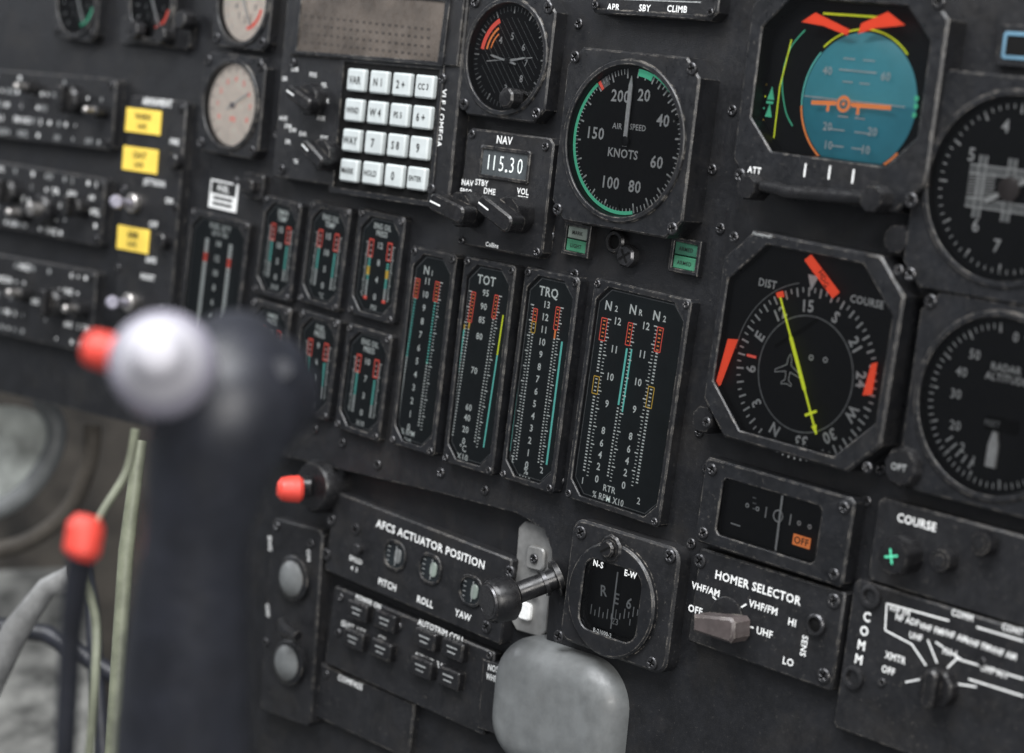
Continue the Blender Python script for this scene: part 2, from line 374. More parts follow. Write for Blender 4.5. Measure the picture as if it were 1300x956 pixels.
strip('small_strip_gauge','small strip gauge upper row, directly right of the fuel gauge',(335,250),(384,256),(319,371),(366,384),small('XMSN','TEMP',['15','10','5','0']),5)
strip('small_strip_gauge','small strip gauge upper row, middle one with teal bars under red brackets',(394,256),(448,264),(377,383),(426,395),small('ENG OIL','TEMP',['15','10','5','0'],'°C'),5)
strip('small_strip_gauge','small strip gauge upper row, rightmost, with amber marks among the white',(456,265),(516,275),(440,398),(497,412),small('ENG OIL','PRESS',['12','8','4','0'],'PSI',1),5)
strip('small_strip_gauge','small strip gauge lower row, partly hidden behind the control grip',(320,380),(372,390),(305,502),(352,515),small('XMSN','PRESS',['15','10','5','0'],'PSI'),5)
strip('small_strip_gauge','small strip gauge lower row, middle one just right of the grip',(380,395),(434,404),(366,518),(413,535),small('FUEL','PRESS',['9','6','3','0'],'PSI'),5)
strip('small_strip_gauge','small strip gauge lower row, rightmost, beside the N1 gauge',(441,412),(500,424),(424,543),(478,560),small('ENG OIL','PRESS',['10','7','3','0'],'X10'),5)
def s_fuel(t,m,z):
    w,H=t.w,t.H
    m.text('FUEL QTY',0,H*.42,3,z+.2,'lit'); m.text('LB X 100',0,H*.375,2.6,z+.2,'lit')
    for k,s in enumerate(['14','12','10','8','6','4','2','0']): m.text(s,0,H*(.31-.68*k/7),3.4,z+.2,'lit',bold=.025)
    for sx in (-1,1):
        for k in range(36): m.line((sx*w*.2-1.7,H*(.32-.68*k/35)),(sx*w*.2+1.7,H*(.32-.68*k/35)),1.1,z+.15,'red' if 4<k<8 else 'lit')
strip('fuel_gauge','wide blurred fuel strip gauge at the left end of the strip gauges',(243,270),(322,279),(219,455),(290,468),s_fuel,5)

# ------------------------------------------------ round gauges
def gauge(name,label,cpx,half,rin,h,draw,ch=9,depth=4,face='face',ang=0,group=None):
    t=Thing.__new__(Thing); t.h=h; t.c=back(*cpx,h); t.w=t.H=2*half; t.an=ang; t.parts={}
    t.mk(name,label,'gauge',group)
    m=MB(); m.frame(rect(2*half,2*half,ch=ch),circ(rin+1.2),0,h-1.2,h-1.4,'bezel',.8)
    m.frame(circ(rin+2.6),circ(rin),h-1.3,h,h-depth,'bezel',.5,slope=.8); t.b(m,'bezel')
    z=h-depth; m=MB(); m.sheet(circ(rin+.2),z,face); t.b(m,'face')
    draw(t,z)
    g=MB(); g.sheet(circ(rin+.1),h-.8,'glass'); t.b(g,'cover_glass')
    x=half-5; t.screws([(-x,-x),(x,-x),(x,x),(-x,x)],h-1.2,1.2)
    return t
def needle(t,m,cx,cy,ang,r,tail,w,z,mt='white'):
    a=math.radians(ang);s,c=math.sin(a),math.cos(a)
    def q(x,y): return (cx+x*c+y*s,cy-x*s+y*c)
    m.prism([q(-w/2,-tail),(q(w/2,-tail)),q(w/2,r*.85),q(0,r),q(-w/2,r*.85)],z,z+.5,mt)
def d_air(t,z):
    m=MB(); r=35
    m.ticks(0,0,r-4.8,r-.6,4,66,8,.85,z+.15,'white'); m.ticks(0,0,r-3.2,r-.6,4,66,15,.5,z+.15,'white')
    m.ticks(0,0,r-5.2,r-.6,66,180,8,.85,z+.15,'white'); m.ticks(0,0,r-3.2,r-.6,66,180,29,.5,z+.15,'white')
    m.ticks(0,0,r-5.2,r-.6,180,352,11,.85,z+.15,'white'); m.ticks(0,0,r-3.2,r-.6,180,352,51,.5,z+.15,'white')
    m.arc(0,0,r-1.9,r-.2,165,318,z+.2,'green'); m.arc(0,0,r-3.8,r-.4,4,20,z+.2,'green'); m.arc(0,0,r-1.2,r-.2,20,42,z+.2,'green'); m.arc(0,0,r-5.2,r-.6,319,322,z+.25,'red'); m.arc(0,0,r-5.2,r-.6,322,330,z+.1,'dim')
    for s,x,y,c in (('20',818,121,5.4),('40',842,153,5.4),('60',834,206,5.4),('80',806,237,5.4),('100',776,232,5.4),('150',757,169,5.4),('200',788,122,5.4)): t.txt(m,s,x,y,c,z,bold=.02)
    t.txt(m,'AIR',784,160,2.7,z); t.txt(m,'SPEED',810,162,2.7,z,xs=.9); t.txt(m,'KNOTS',791,195,4.0,z,bold=.022); t.b(m,'dial_markings')
    m=MB(); needle(t,m,0,0,-1,r-4,2.5,2.4,z+1.3); m.lathe(0,0,[(2.4,z+.3),(2.4,z+2),(1.8,z+2.4)],'face',24); t.b(m,'needle')
gauge('airspeed_indicator','airspeed indicator in knots with green arc and white needle pointing up',(789,179),42,36,16,d_air)
def d_clock(t,z):
    m=MB(); r=26
    m.ticks(0,0,r-3,r-.5,0,354,60,.35,z+.15,'dim'); m.ticks(0,0,r-4,r-.5,0,330,12,.7,z+.15,'white')
    m.arc(0,0,r-7,r-4.6,-82,-28,z+.22,'red'); m.arc(0,0,r-9.6,r-8.4,-80,-35,z+.22,'orange'); m.arc(0,0,r-12,r-11.2,-75,-40,z+.22,'orange')
    for k in range(-7,8):
        q=k*3.0; L=math.sqrt(max(0,20**2-q*q)); a=.72; m.line((q*math.cos(a)-L*math.sin(a),q*math.sin(a)+L*math.cos(a)),(q*math.cos(a)+L*math.sin(a),q*math.sin(a)-L*math.cos(a)),.2,z+.1,'dim')
    for s,x,y in (('5',651,46),('4',636,51),('6',665,60),('7',668,80),('8',662,100),('3',642,112)): t.txt(m,s,x,y,3.4,z,'white')
    m.line((-16,-3),(16,1),.5,z+.2,'white')
    t.b(m,'dial_markings')
    m=MB(); needle(t,m,0,-2,-80,13,6,1,z+1,'white'); needle(t,m,0,-2,78,13,0,1,z+1,'white'); m.lathe(0,-2,[(1.8,z+.3),(1.8,z+1.8)],'screw',16); t.b(m,'needle')
    m=MB(); x,y=t.P(650,125,12); m.lathe(x,y,[(5.2,6),(5.2,16),(4.3,17),(2.5,17.2)],'knob',32,.06); t.b(m,'setting_knob')
gauge('round_clock_gauge','round dial with red and orange arcs above the NAV control box',(640,72),31,27,10,d_clock,ch=7)
def d_pink(t,z):
    m=MB(); r=24; m.ticks(0,0,r-5,r-1,-140,140,15,.5,z+.15,'display'); m.ticks(0,0,r-3,r-1,-140,140,57,.3,z+.15,'display')
    for k in range(9): a=math.radians(-120+30*k); m.text(str(k),15*math.sin(a),15*math.cos(a),2.8,z+.15,'red')
    m.text('PSI',0,-8,2.8,z+.15,'red')
    t.b(m,'dial_markings'); m=MB(); needle(t,m,0,0,60,17,5,1.4,z+1,'white'); m.lathe(0,0,[(1.6,z+.3),(1.6,z+1.8)],'dark_silver',16); t.b(m,'needle')
gauge('pale_faced_gauge','small round gauge with bright cream pink face left of the keypad unit',(290,133),29,24,9,d_pink,ch=6,face='cream_face')
def d_top(pal):
    def f(t,z):
        m=MB(); m.ticks(0,0,16,20,-140,140,13,.8,z+.15,'white'); m.arc(0,0,13,15,100,170,z+.2,pal)
        for k in range(5): a=math.radians(100+40*k); m.text(str(k),9*math.sin(a),9*math.cos(a),3.4,z+.15,'dim')
        t.b(m,'dial_markings'); m=MB(); needle(t,m,0,0,150,15,4,2,z+1,'white'); t.b(m,'needle')
    return f
gauge('cut_off_round_gauge','round gauge with green arc cut by the top edge, leftmost',(95,2),24,20,8,d_top('green'),ch=5,group='round gauges cut by the top edge')
gauge('cut_off_round_gauge','round gauge with red arc and small knob beneath, at the top edge',(190,5),24,20,8,d_top('red'),ch=5,group='round gauges cut by the top edge')
gauge('cut_off_round_gauge','round gauge with pale pink face cut by the top edge',(306,4),26,22,8,d_top('red'),ch=5,face='cream_face',group='round gauges cut by the top edge')
def d_right(t,z):
    m=MB(); r=36
    m.ticks(0,0,r-5,r-1,0,330,12,.9,z+.15,'white'); m.ticks(0,0,r-3,r-1,0,354,60,.45,z+.15,'white')
    for s,x,y in (('4',1277,160),('5',1234,196),('6',1239,286),('7',1266,312)): t.txt(m,s,x,y,5.2,z,bold=.015)
    x,y=t.P(1268,240,z)
    for yy in (7,-7): m.line((x-15,y+yy),(x+16,y+yy),3.2,z+.2,'dim')
    for xx in (-9,5): m.line((x+xx,y-13),(x+xx,y+13),3.2,z+.22,'dim')
    for k in range(9): m.line((x-15,y-5+k*1.2),(x-2,y-4+k*1.2),.4,z+.24,'white')
    for yy in (8.8,5.2,-5.2,-8.8): m.line((x-15,y+yy),(x+16,y+yy),.5,z+.26,'white')
    for xx in (-10.8,-7.2,3.2,6.8): m.line((x+xx,y-13),(x+xx,y+13),.5,z+.28,'white')
    t.b(m,'dial_markings')
    m=MB(); needle(t,m,0,0,60,30,12,2,z+1.2,'white'); m.lathe(0,0,[(5,z+.4),(5,z+2.4),(4,z+3)],'brown_knob',28); t.b(m,'needle')
gauge('vertical_speed_gauge','large round gauge with grey cross shaped centre, above the radar altimeter',(1277,240),46,38,12,d_right,ch=10)
def d_rad(t,z):
    m=MB(); r=35
    m.ticks(0,0,r-4.5,r-.5,-8,-345,14,.9,z+.15,'white'); m.ticks(0,0,r-3,r-.5,-8,-345,66,.5,z+.15,'white')
    for s,x,y in (('0',1290,428),('30',1214,500),('20',1213,540),('1',1236,585),('2',1222,568)): t.txt(m,s,x,y,3.8,z,bold=.015)
    t.txt(m,'50',1238,450,3.8,z); t.txt(m,'40',1221,472,3.8,z); t.txt(m,'RADAR',1278,468,3.0,z,bold=.02); t.txt(m,'ALTITUDE',1278,481,3.0,z,bold=.02)
    m.ticks(0,0,r-9,r-5,200,230,5,.8,z+.15,'white')
    t.b(m,'dial_markings')
    m=MB(); x,y=t.P(1272,540,z); m.prism(rect(16,6,x,y,ch=1),z,z+.8,'slot'); m.text('FEET',x-4,y,2.4,z+.95,'dim'); t.b(m,'drum_window')
    m=MB(); x,y=t.P(1262,572,z); m.prism([(x-2.4,y-7),(x+2.4,y-7),(x+2.4,y+2),(x+1,y+8),(x-1,y+8),(x-2.4,y+2)],z+.4,z+2,'white',.3); t.b(m,'needle')
gauge('radar_altimeter','radar altitude gauge at the right edge with short white pointer',(1262,516),43,37,11,d_rad,ch=9)

# ------------------------------------------------ ADI
t=Thing('attitude_indicator','square attitude indicator with blue horizon ball and two orange red flags','gauge',(957,-38),(1206,-8),(928,238),(1172,275),14,mx=1.5)
z=14-5; w,H=t.w,t.H
m=MB(); m.frame(rect(w,H,ch=13),rect(w-15,H-27,0,5,ch=14),0,14,z-3,'bezel',1,c=(0,5),slope=.8); t.b(m,'bezel')
m=MB(); m.sheet(rect(w-14,H-26,0,5,ch=14),z-3,'face'); t.b(m,'face')
bc=t.P(1086,129,z); r=30; m=MB()
vs=[];fs=[];nr,na=8,64
for i in range(nr+1):
    q=r*i/nr; zz=z-2.5+5*(math.cos(math.asin(min(1,q/(r*1.05))))-.3)
    for k in range(na): a=2*math.pi*k/na; vs.append((bc[0]+q*math.cos(a),bc[1]+q*math.sin(a),zz))
for half,mt in ((0,'sky_teal'),(1,'ground_teal')):
    ff=[(i*na+k,(i+1)*na+k,(i+1)*na+(k+1)%na,i*na+(k+1)%na) for i in range(nr) for k in range(na) if (k>=na//2)==bool(half)]
    m.add(vs,ff,mt)
bz=z+1.4
m.line((bc[0]-27,bc[1]),(bc[0]+27,bc[1]),.5,bz,'white')
for dy,L in ((-20,14),(-13,18),(-7,12),(8,12),(18,14)): 
    for sx in (-1,1): m.line((bc[0]+sx*L*.15,bc[1]+dy),(bc[0]+sx*L*.6,bc[1]+dy),.6,bz,'white')
m.line((bc[0]-10,bc[1]+13),(bc[0]+10,bc[1]+13),.7,bz,'white')
for s,dx,dy in (('40',-16,12),('60',15,12),('20',-12,-12),('20',12,-12),('10',-10,-20),('10',10,-20)): m.text(s,bc[0]+dx,bc[1]+dy,3.4,bz+.05,'white',bold=.02)
t.b(m,'horizon_ball')
m=MB(); hz=z+3.2
a=t.P(1030,130,hz);b=t.P(1131,137,hz);c=t.P(1071,132,hz)
m.line(a,(c[0]-4,c[1]),1.8,hz,'orange'); m.line((c[0]+4,c[1]),b,1.8,hz,'orange'); m.arc(c[0],c[1],2.2,3.6,0,360,hz+.1,'orange'); m.sheet(circ(.9,12,*c),hz+.1,'orange')
m.line((c[0]-8,c[1]-4),(c[0]-8,c[1]),1.4,hz+.1,'orange'); m.line((c[0]+8,c[1]-4),(c[0]+8,c[1]),1.4,hz+.1,'orange'); m.build('aircraft_symbol',t.e)
m=MB(); m.sheet(px(t,[(1018,28),(1036,16),(1080,38),(1076,45),(1046,33)],hz),hz+.4,'flag'); t.b(m,'warning_flag')
m=MB(); m.sheet(px(t,[(1090,43),(1094,30),(1128,15),(1150,32),(1112,36)],hz),hz+.4,'flag'); t.b(m,'warning_flag')
m=MB()
P=lambda x,y:t.P(x,y,z-2)
m.line(P(1005,50),P(990,110),.7,z-2,'lime'); m.line(P(990,110),P(982,178),.7,z-2,'lime'); m.line(P(1045,17),P(1120,22),.9,z-2,'lime')
cv=smoothline([P(1022,38),P(1003,62),P(993,100),P(997,140),P(1006,160)],5)
for i in range(len(cv)-1): m.line(cv[i],cv[i+1],.6,z-2.05,'green')
for x,y in ((979,118),(976,140)): 
    a=P(x,y); m.sheet([(a[0]-2,a[1]-3),(a[0]+2,a[1]-3),(a[0],a[1]+3)],z-2.2,'green')
a=P(977,130); m.line((a[0]-2,a[1]),(a[0]+2,a[1]),1.2,z-2.1,'green')
for k in range(8):
    x,y=973-k*1.2,62+k*15; a=P(x,y); m.line((a[0]-1.5,a[1]),(a[0]+1.5,a[1]),.9,z-2.3,('amber','lime','green')[k%3])
for x,y in ((1163,125),(1162,135),(1160,146)): a=P(x,y); m.sheet(circ(1.3,12,*a),z-2.1,'green')
for x,y in ((1022,216),(1053,219),(1083,224)): a=t.P(x,y,14.2); m.line((a[0],a[1]-3),(a[0],a[1]+3),.9,14.25,'white')
t.txt(m,'ATT',958,216,2.8,14.05,bold=.02); m.arc(bc[0],bc[1],31,31.7,-45,45,z-2,'lime')
m.arc(bc[0],bc[1],30.4,31.0,-120,-50,z-2.4,'teal'); m.arc(bc[0],bc[1],30.4,31.3,130,262,z-2.35,'orange'); m.build('scale_markings',t.parts['face'])
m=MB(); pts=[Vector((*t.P(x,y,18),18)) for x,y in ((968,236),(985,239),(1000,244),(1050,248),(1090,251),(1105,250))]; m.tube(pts,[2.6,3,3.2,3.2,3.2,2.8],'knob',14); t.b(m,'slip_tube')
m=MB(); x,y=t.P(1112,253,18); m.lathe(x,y,[(6.3,10),(6.3,20),(5.5,22),(3,22.4)],'knob',32,.06); t.b(m,'trim_knob')
m=MB(); x,y=t.P(952,238,18); m.lathe(x,y,[(5.8,10),(5.8,19),(5,21)],'knob',32,.06); t.b(m,'trim_knob')
g=MB(); g.sheet(rect(w-14.5,H-26.5,0,5,ch=14),14-.9,'glass'); t.b(g,'cover_glass')
x,y=w/2-6,H/2-6; t.screws([(-x,-y),(x,-y),(x,y)],14,1.3)

# ------------------------------------------------ HSI
t=Thing('horizontal_situation_indicator','octagonal compass instrument with yellow needle, aircraft symbol and red flags','gauge',(926,286),(1158,333),(884,548),(1108,606),14,mx=1.5)
z=14-4; w,H=t.w,t.H
m=MB(); m.frame(rect(w,H,ch=15),rect(w-9,H-10,ch=19),0,14,z,'bezel',1,slope=.5); t.b(m,'bezel')
m=MB(); m.sheet(rect(w-8,H-9,ch=19),z,'face'); t.b(m,'face')
c=t.P(1022,475,z); m=MB(); r=39; off=-7
m.arc(c[0],c[1],25.6,26.3,0,360,z+.15,'dim'); m.ticks(c[0],c[1],r-4.5,r-.5,off,off+350,36,.85,z+.15,'white'); m.ticks(c[0],c[1],r-2.8,r-.5,off+5,off+355,36,.65,z+.15,'white')
for k,s in enumerate(['15','S','21','24','W','30','33','N','3','6','E','12']):
    a=off+30*k; ra=math.radians(a); m.text(s,c[0]+(r-8.8)*math.sin(ra),c[1]+(r-8.8)*math.cos(ra),5,z+.2,'white',rot=-a,bold=.028)
t.b(m,'compass_card')
m=MB()
t.txt(m,'DIST',975,360,3.4,z,bold=.025); t.txt(m,'COURSE',1101,383,3.2,z,bold=.025); t.txt(m,'Honeywell',968,298,1.7,14.0,'dim')
for x,y in ((1030,454),(1048,457)): a=t.P(x,y,z); m.arc(a[0],a[1],.7,1.3,0,360,z+.15,'white')
a=t.P(1032,358,z); m.sheet([(a[0]-3,a[1]+3),(a[0]+3,a[1]+3),(a[0],a[1]-4)],z+.3,'white')
m.arc(c[0],c[1],r+1.2,r+1.7,-85,-15,z+.15,'dim'); m.build('dial_lettering',t.parts['face'])
m=MB()
a=t.P(1003,468,z)
out=[(0,8),(1.2,5.4),(1.4,2),(8.5,-2),(8.5,-3.4),(1.4,-1.6),(1.1,-6),(3.4,-7.8),(3.4,-8.8),(0,-8)]
out=[(p*.85,q*.85) for p,q in out+[(-x,y) for x,y in out[::-1][1:-1]]]
for i in range(len(out)): m.line((a[0]+out[i-1][0],a[1]+out[i-1][1]),(a[0]+out[i][0],a[1]+out[i][1]),.4,z+1.2,'white')
t.b(m,'aircraft_symbol')
m=MB(); p=np.array(t.P(993,376,z));q=np.array(t.P(1039,551,z)); m.line(p,q,1.1,z+1.6,'lime'); d=(q-p)/np.hypot(*(q-p)); n_=np.array([-d[1],d[0]])
k=p+(q-p)*.85; m.line(k-n_*3.4,k+n_*3.4,1.2,z+1.64,'lime'); m.line(p+(q-p)*.3,p+(q-p)*.68,1.9,z+1.66,'lime')
m.sheet([tuple(q-n_*1.6-d*4),tuple(q+n_*1.6-d*4),tuple(q)],z+1.68,'lime'); t.b(m,'course_needle')
m=MB(); p1=t.P(985,440,z); m.line(p1,t.P(1040,405,z),1.4,z+.8,'slot'); t.b(m,'deviation_bar')
for P4,s,tp in (([(1021,330),(1030,323),(1066,371),(1057,379)],'HDG',(1046,354)),([(924,430),(937,431),(915,489),(907,492)],'',None),([(1106,462),(1114,460),(1107,501),(1095,502)],'NAV',None),([(985,372),(994,369),(996,377),(987,378)],'',None)):
    m=MB(); m.sheet(px(t,P4,z+2),z+2,'flag')
    if tp: x,y=t.P(*tp,z+2); m.text(s,x,y,2.6,z+2.15,'ink',rot=-50)
    t.b(m,'warning_flag')
m=MB(); a=t.P(954,452,z+1); m.line((a[0]-2.5,a[1]),(a[0]+3,a[1]),1.2,z+1.3,'red'); t.b(m,'heading_bug')
g=MB(); g.sheet(rect(w-8.5,H-9.5,ch=19),14-.9,'glass'); t.b(g,'cover_glass')
x,y=w/2-4.6,H/2-4.6; t.screws([(-x,-y),(x,-y),(x,y),(-x,y)],14,1.0)
for (qx,qy,nm) in ((1142,304,'corner_knob'),(897,532,'corner_knob')):
    m=MB(); x,y=t.P(qx,qy,8); m.lathe(x,y,[(7,0),(7,9),(6,11),(2,11.4)],'knob',32,.06); t.b(m,nm)

# ------------------------------------------------ keypad unit
t=Thing('navigation_keypad_unit','keypad unit with sixteen white keys, two knobs and wide brown display','control box',(366,-30),(594,-10),(345,228),(570,254),9)
m=MB(); m.prism(rect(t.w,t.H),0,9,'box',.8); m.prism(px(t,[(376,-20),(590,-8),(580,84),(366,70)],10.5),9,10.5,'box',.5); t.b(m,'housing')
m=MB(); m.frame(px(t,[(379,-20),(572,-4),(561,84),(370,68)],11.6),px(t,[(384,-15),(565,2),(555,78),(376,64)],11.6),10.5,11.6,10.7,'bezel',.3,c=t.P(470,33,11.6)); m.sheet(px(t,[(382,-15),(567,2),(557,79),(374,65)],10.8),10.8,'display')
for r_ in range(4):
    for k in range(20): x,y=t.P(388+k*8.2,20+r_*11+k*.9,11); m.line((x-1.2,y),(x+1.0,y),1.2,10.95,'display_dot')
t.b(m,'display')
leg=[['VAR','N 1','2 +','CC 3'],['WIND','W 4','PS 5','6 +'],['WAY','7','S 8','9'],['MARK','HOLD','0','ENTER']]
for i in range(4):
    for j in range(4):
        u,v=(j+.5)/4,(i+.5)/4
        TL,TR,BL,BR=(438,81),(554,92),(426,234),(540,248)
        X=(TL[0]*(1-u)+TR[0]*u)*(1-v)+(BL[0]*(1-u)+BR[0]*u)*v; Y=(TL[1]*(1-u)+TR[1]*u)*(1-v)+(BL[1]*(1-u)+BR[1]*u)*v
        x,y=t.P(X,Y,12)
        if i==0 and j==0: m=MB(); m.prism(rrect(13.8,12,1.2),0,3.2,'key_white',.9); k0=m.build('key',t.e); ko=k0
        else: ko=k0.copy(); col.objects.link(ko); ko.parent=t.e
        ko.location=(x*S,y*S,9*S)
        m=MB(); s=leg[i][j]; m.text(s,0,0,{1:4.4,3:4.0,4:3.0,5:2.6}[len(s)],3.35,'ink',bold=.02,xs=.8); m.build('key_legend',ko)
cc=t.P(490,165,9); m=MB(); m.frame(rect(82,74,*cc),rect(76,68,*cc),9,9.9,9.1,'bezel',.3,c=cc); m.sheet(rect(76.5,68.5,*cc),9.12,'slot'); t.b(m,'key_surround')
def wing(t,P,z,r,L,w,hh,ang,mt='knob',name='selector_knob'):
    m=MB(); x,y=t.P(*P,z+hh*.7); m.lathe(x,y,[(r,z),(r,z+hh*.45),(r*.9,z+hh*.55)],mt,32,.04)
    a=math.radians(ang); pl=rrect(w,L,w*.35); pl=[(x+p*math.cos(a)-q*math.sin(a),y+p*math.sin(a)+q*math.cos(a)) for p,q in pl]
    m.prism(pl,z+hh*.5,z+hh,mt,1); ob=t.b(m,name)
    dx,dy=-math.sin(a),math.cos(a); m=MB(); m.line((x+dx*L*.15,y+dy*L*.15),(x+dx*L*.46,y+dy*L*.46),.9,z+hh+.1,'white'); m.build('pointer_mark',ob)
wing(t,(385,125),9,9,22,7,14,70); wing(t,(402,196),9,9,20,7,14,60)
m=MB()
for k,(x,y) in enumerate([(362,100),(375,88),(398,95),(412,108),(415,128),(408,150),(372,165),(366,180),(385,170),(412,175),(418,188),(376,205),(360,150),(366,160)]): 
    a=t.P(x,y,9); m.text(['DR','ENR','POS','SEL','TK','AUX','DIM'][k%7],a[0],a[1],2.3,9.2,'white')
x,y=t.P(561,150,9); m.text('VLF / OMEGA',x,y,3.4,9.2,'white',rot=-90)
t.b(m,'lettering'); t.pscrews([(571,30),(562,100),(548,240),(358,215),(372,80)],9.2,1.1)

# ------------------------------------------------ NAV box
t=Thing('nav_control_box','NAV frequency box showing 115.30 with two black winged knobs','control box',(594,160),(703,178),(578,310),(688,328),7)
m=MB(); m.prism(rect(t.w,t.H,ch=3),0,7,'box',.7); t.b(m,'housing')
m=MB(); q=px(t,[(608,186),(676,193),(672,231),(604,224)],8); cx=sum(a for a,b in q)/4; cy=sum(b for a,b in q)/4
m.frame(rect(36,16.5,cx,cy,ch=1),rect(32.5,13,cx,cy),7,8.2,7.2,'bezel',.4,c=(cx,cy)); m.sheet(rect(33,13.4,cx,cy),7.25,'lcd')
for s,dx in (('1',-11.5),('1',-7.4),('5',-2.2),('.',1.4),('3',5.2),('0',11)): m.text(s,cx+dx,cy,7.6,7.5,'lit',xs=.74,bold=-.008) if s!='.' else m.sheet(circ(.8,10,cx+1.6,cy-3.2),7.5,'lit')
t.b(m,'frequency_display')
m=MB()
for s,x,y,c in (('NAV',641,178,3.8),('NAV',594,232,2.9),('FREQ',592,243,2.5),('STBY',612,232,2.9),('DME',622,243,2.9),('VOL',664,243,2.9),('Collins',625,311,2.2),('TEST',664,252,2.2)): t.txt(m,s,x,y,c,7,bold=.02)
t.b(m,'lettering'); wing(t,(576,265),7,9.5,26,9,20,78); wing(t,(637,272),7,9.5,26,9,20,68)
t.pscrews([(600,170),(693,186),(586,305),(682,320)],7,.9)

# ------------------------------------------------ top annunciator
t=Thing('mode_annunciator_strip','black strip lettered APR SBY CLIMB at the top edge','control box',(752,-30),(915,-18),(748,18),(910,26),8)
m=MB(); m.frame(rect(t.w,t.H,ch=4),rect(t.w-5,t.H-5,ch=3),0,8,7,'bezel',.6); m.sheet(rect(t.w-4,t.H-4,ch=3),7,'box'); t.b(m,'housing')
m=MB()
for s,x in (('APR',779),('SBY',819),('CLIMB',860)): t.txt(m,s,x,9+(x-779)*.03,3,7.1,bold=.02)
m.line(t.P(760,-2,7),t.P(890,3,7),.5,7.2,'dim'); t.b(m,'lettering'); t.corners(4,8,.8)
for nm,lb,TL,TR,BL,BR,mm in (('annunciator_lamp','square lamp with pale upper and green lower half below the airspeed indicator',(718,281),(751,286),(711,322),(745,328),('lamp_pale','lamp_green')),
    ('annunciator_lamp','square lamp with two dark green halves right of the black screws under the airspeed indicator',(853,300),(891,307),(847,344),(884,351),('lamp_dark_green','lamp_green'))):
    t=Thing(nm,lb,'lamp',TL,TR,BL,BR,4,'square lamps under the airspeed indicator')
    m=MB(); m.frame(rect(t.w,t.H),rect(t.w-4,t.H-4),0,4,2.5,'bezel',.4); t.b(m,'bezel')
    for k in (0,1):
        m=MB(); hh=(t.H-4.6)/2; yc=(hh/2+.3)*(1 if k==0 else -1); m.prism(rect(t.w-4.6,hh,0,yc),1,3.3,mm[k],.3)
        m.text(['MARK','LIGHT' ][k] if mm[0]=='lamp_pale' else 'ARMED',0,yc,1.8,3.45,'ink'); t.b(m,'lens')
t=Thing('lamp_switch','pair of round black screw switches between the two square lamps','switch',(768,292),(800,297),(764,332),(796,337),3)
m=MB(); a=t.P(779,307,4); m.lathe(a[0],a[1],[(6,0),(6,3),(5,4),(3.6,4),(3.4,2)],'knob',28); m.lathe(a[0],a[1],[(3,0),(3,3)],'slot',20); t.b(m,'socket')
m=MB(); a=t.P(794,325,4); m.lathe(a[0],a[1],[(5.6,0),(5.6,4),(4.6,5),(0.1,5.2)],'screw',28,.05); m.line((a[0]-3.2,a[1]-2),(a[0]+3.2,a[1]+2),1,5.4,'slot'); m.line((a[0]-2,a[1]+3),(a[0]+2,a[1]-3),1,5.45,'slot'); t.b(m,'cap')

# ------------------------------------------------ CDI (OFF flag)
t=Thing('deviation_indicator','rectangular indicator with white vertical needle, dots and red orange OFF flag','gauge',(898,583),(1090,632),(878,690),(1066,741),9)
m=MB(); q=px(t,[(924,609),(1046,641),(1037,711),(916,681)],6); cx=sum(a for a,b in q)/4; cy=sum(b for a,b in q)/4; ww=abs(q[1][0]-q[0][0]); hw=abs(q[0][1]-q[3][1])
m.frame(rect(t.w,t.H,ch=2),rect(ww+2,hw,cx,cy,ch=2),0,9,5,'bezel',.8,c=(cx,cy)); t.b(m,'bezel')
m=MB(); m.sheet(rect(ww+3,hw+1,cx,cy),5,'face'); x,y=t.P(988,655,5); m.arc(x,y,2.2,2.9,0,360,5.15,'white')
for k in (-3,-2,2,3): m.arc(x+k*6,y-.2*k,.5,1.1,0,360,5.15,'white')
m.line((x-7,y-2.5),(x-7,y+2.5),.7,5.15,'white'); m.line((x+7,y-2.5),(x+7,y+2.5),.7,5.15,'white'); m.line(t.P(928,664,5),t.P(940,668,5),.7,5.15,'white')
for k in range(3): x2,y2=t.P(958,632+k*7,5); m.line((x2-1,y2),(x2+1,y2),.6,5.15,'dim')
t.b(m,'face')
m=MB(); m.line(t.P(995,629,5),t.P(986,700,5),1.2,6,'white'); t.b(m,'needle')
m=MB(); x,y=t.P(1020,687,5); m.sheet(rect(9.8,5,x,y),6.4,'orange'); m.text('OFF',x,y,3.2,6.55,'ink',bold=.02); t.b(m,'off_flag')
g=MB(); g.sheet(rect(ww+2,hw+.5,cx,cy),7.8,'glass'); t.b(g,'cover_glass'); t.corners(5,9,1.1)

# ------------------------------------------------ homer selector
t=Thing('homer_selector_box','HOMER SELECTOR box with brown grey knob pointing between OFF and UHF','control box',(896,699),(1074,752),(864,820),(1056,868),6)
m=MB(); m.prism(rect(t.w,t.H,ch=1),0,6,'box',.8); t.b(m,'housing')
m=MB()
for s,x,y,c in (('HOMER SELECTOR',962,746,3.8),('VHF/AM',896,748,3.1),('VHF/FM',969,771,3.2),('OFF',883,774,3.2),('UHF',971,803,3.2),('HI',1006,790,3.2),('LO',1001,840,3.2)): t.txt(m,s,x,y,c,6,bold=.025,xs=1.0)
x,y=t.P(1021,820,6); m.text('SENS',x,y,3,6.2,'white',rot=-90,xs=.95,bold=.02)
for a,b in (((905,757),(916,768)),((948,767),(936,774)),((957,797),(944,793)),((893,782),(905,785))): m.line(t.P(*a,6),t.P(*b,6),.8,6.2,'white')
t.b(m,'lettering')
m=MB(); x,y=t.P(924,783,6); m.lathe(x,y,[(9.5,6),(9.5,7.5),(8.5,8)],'knob',40)
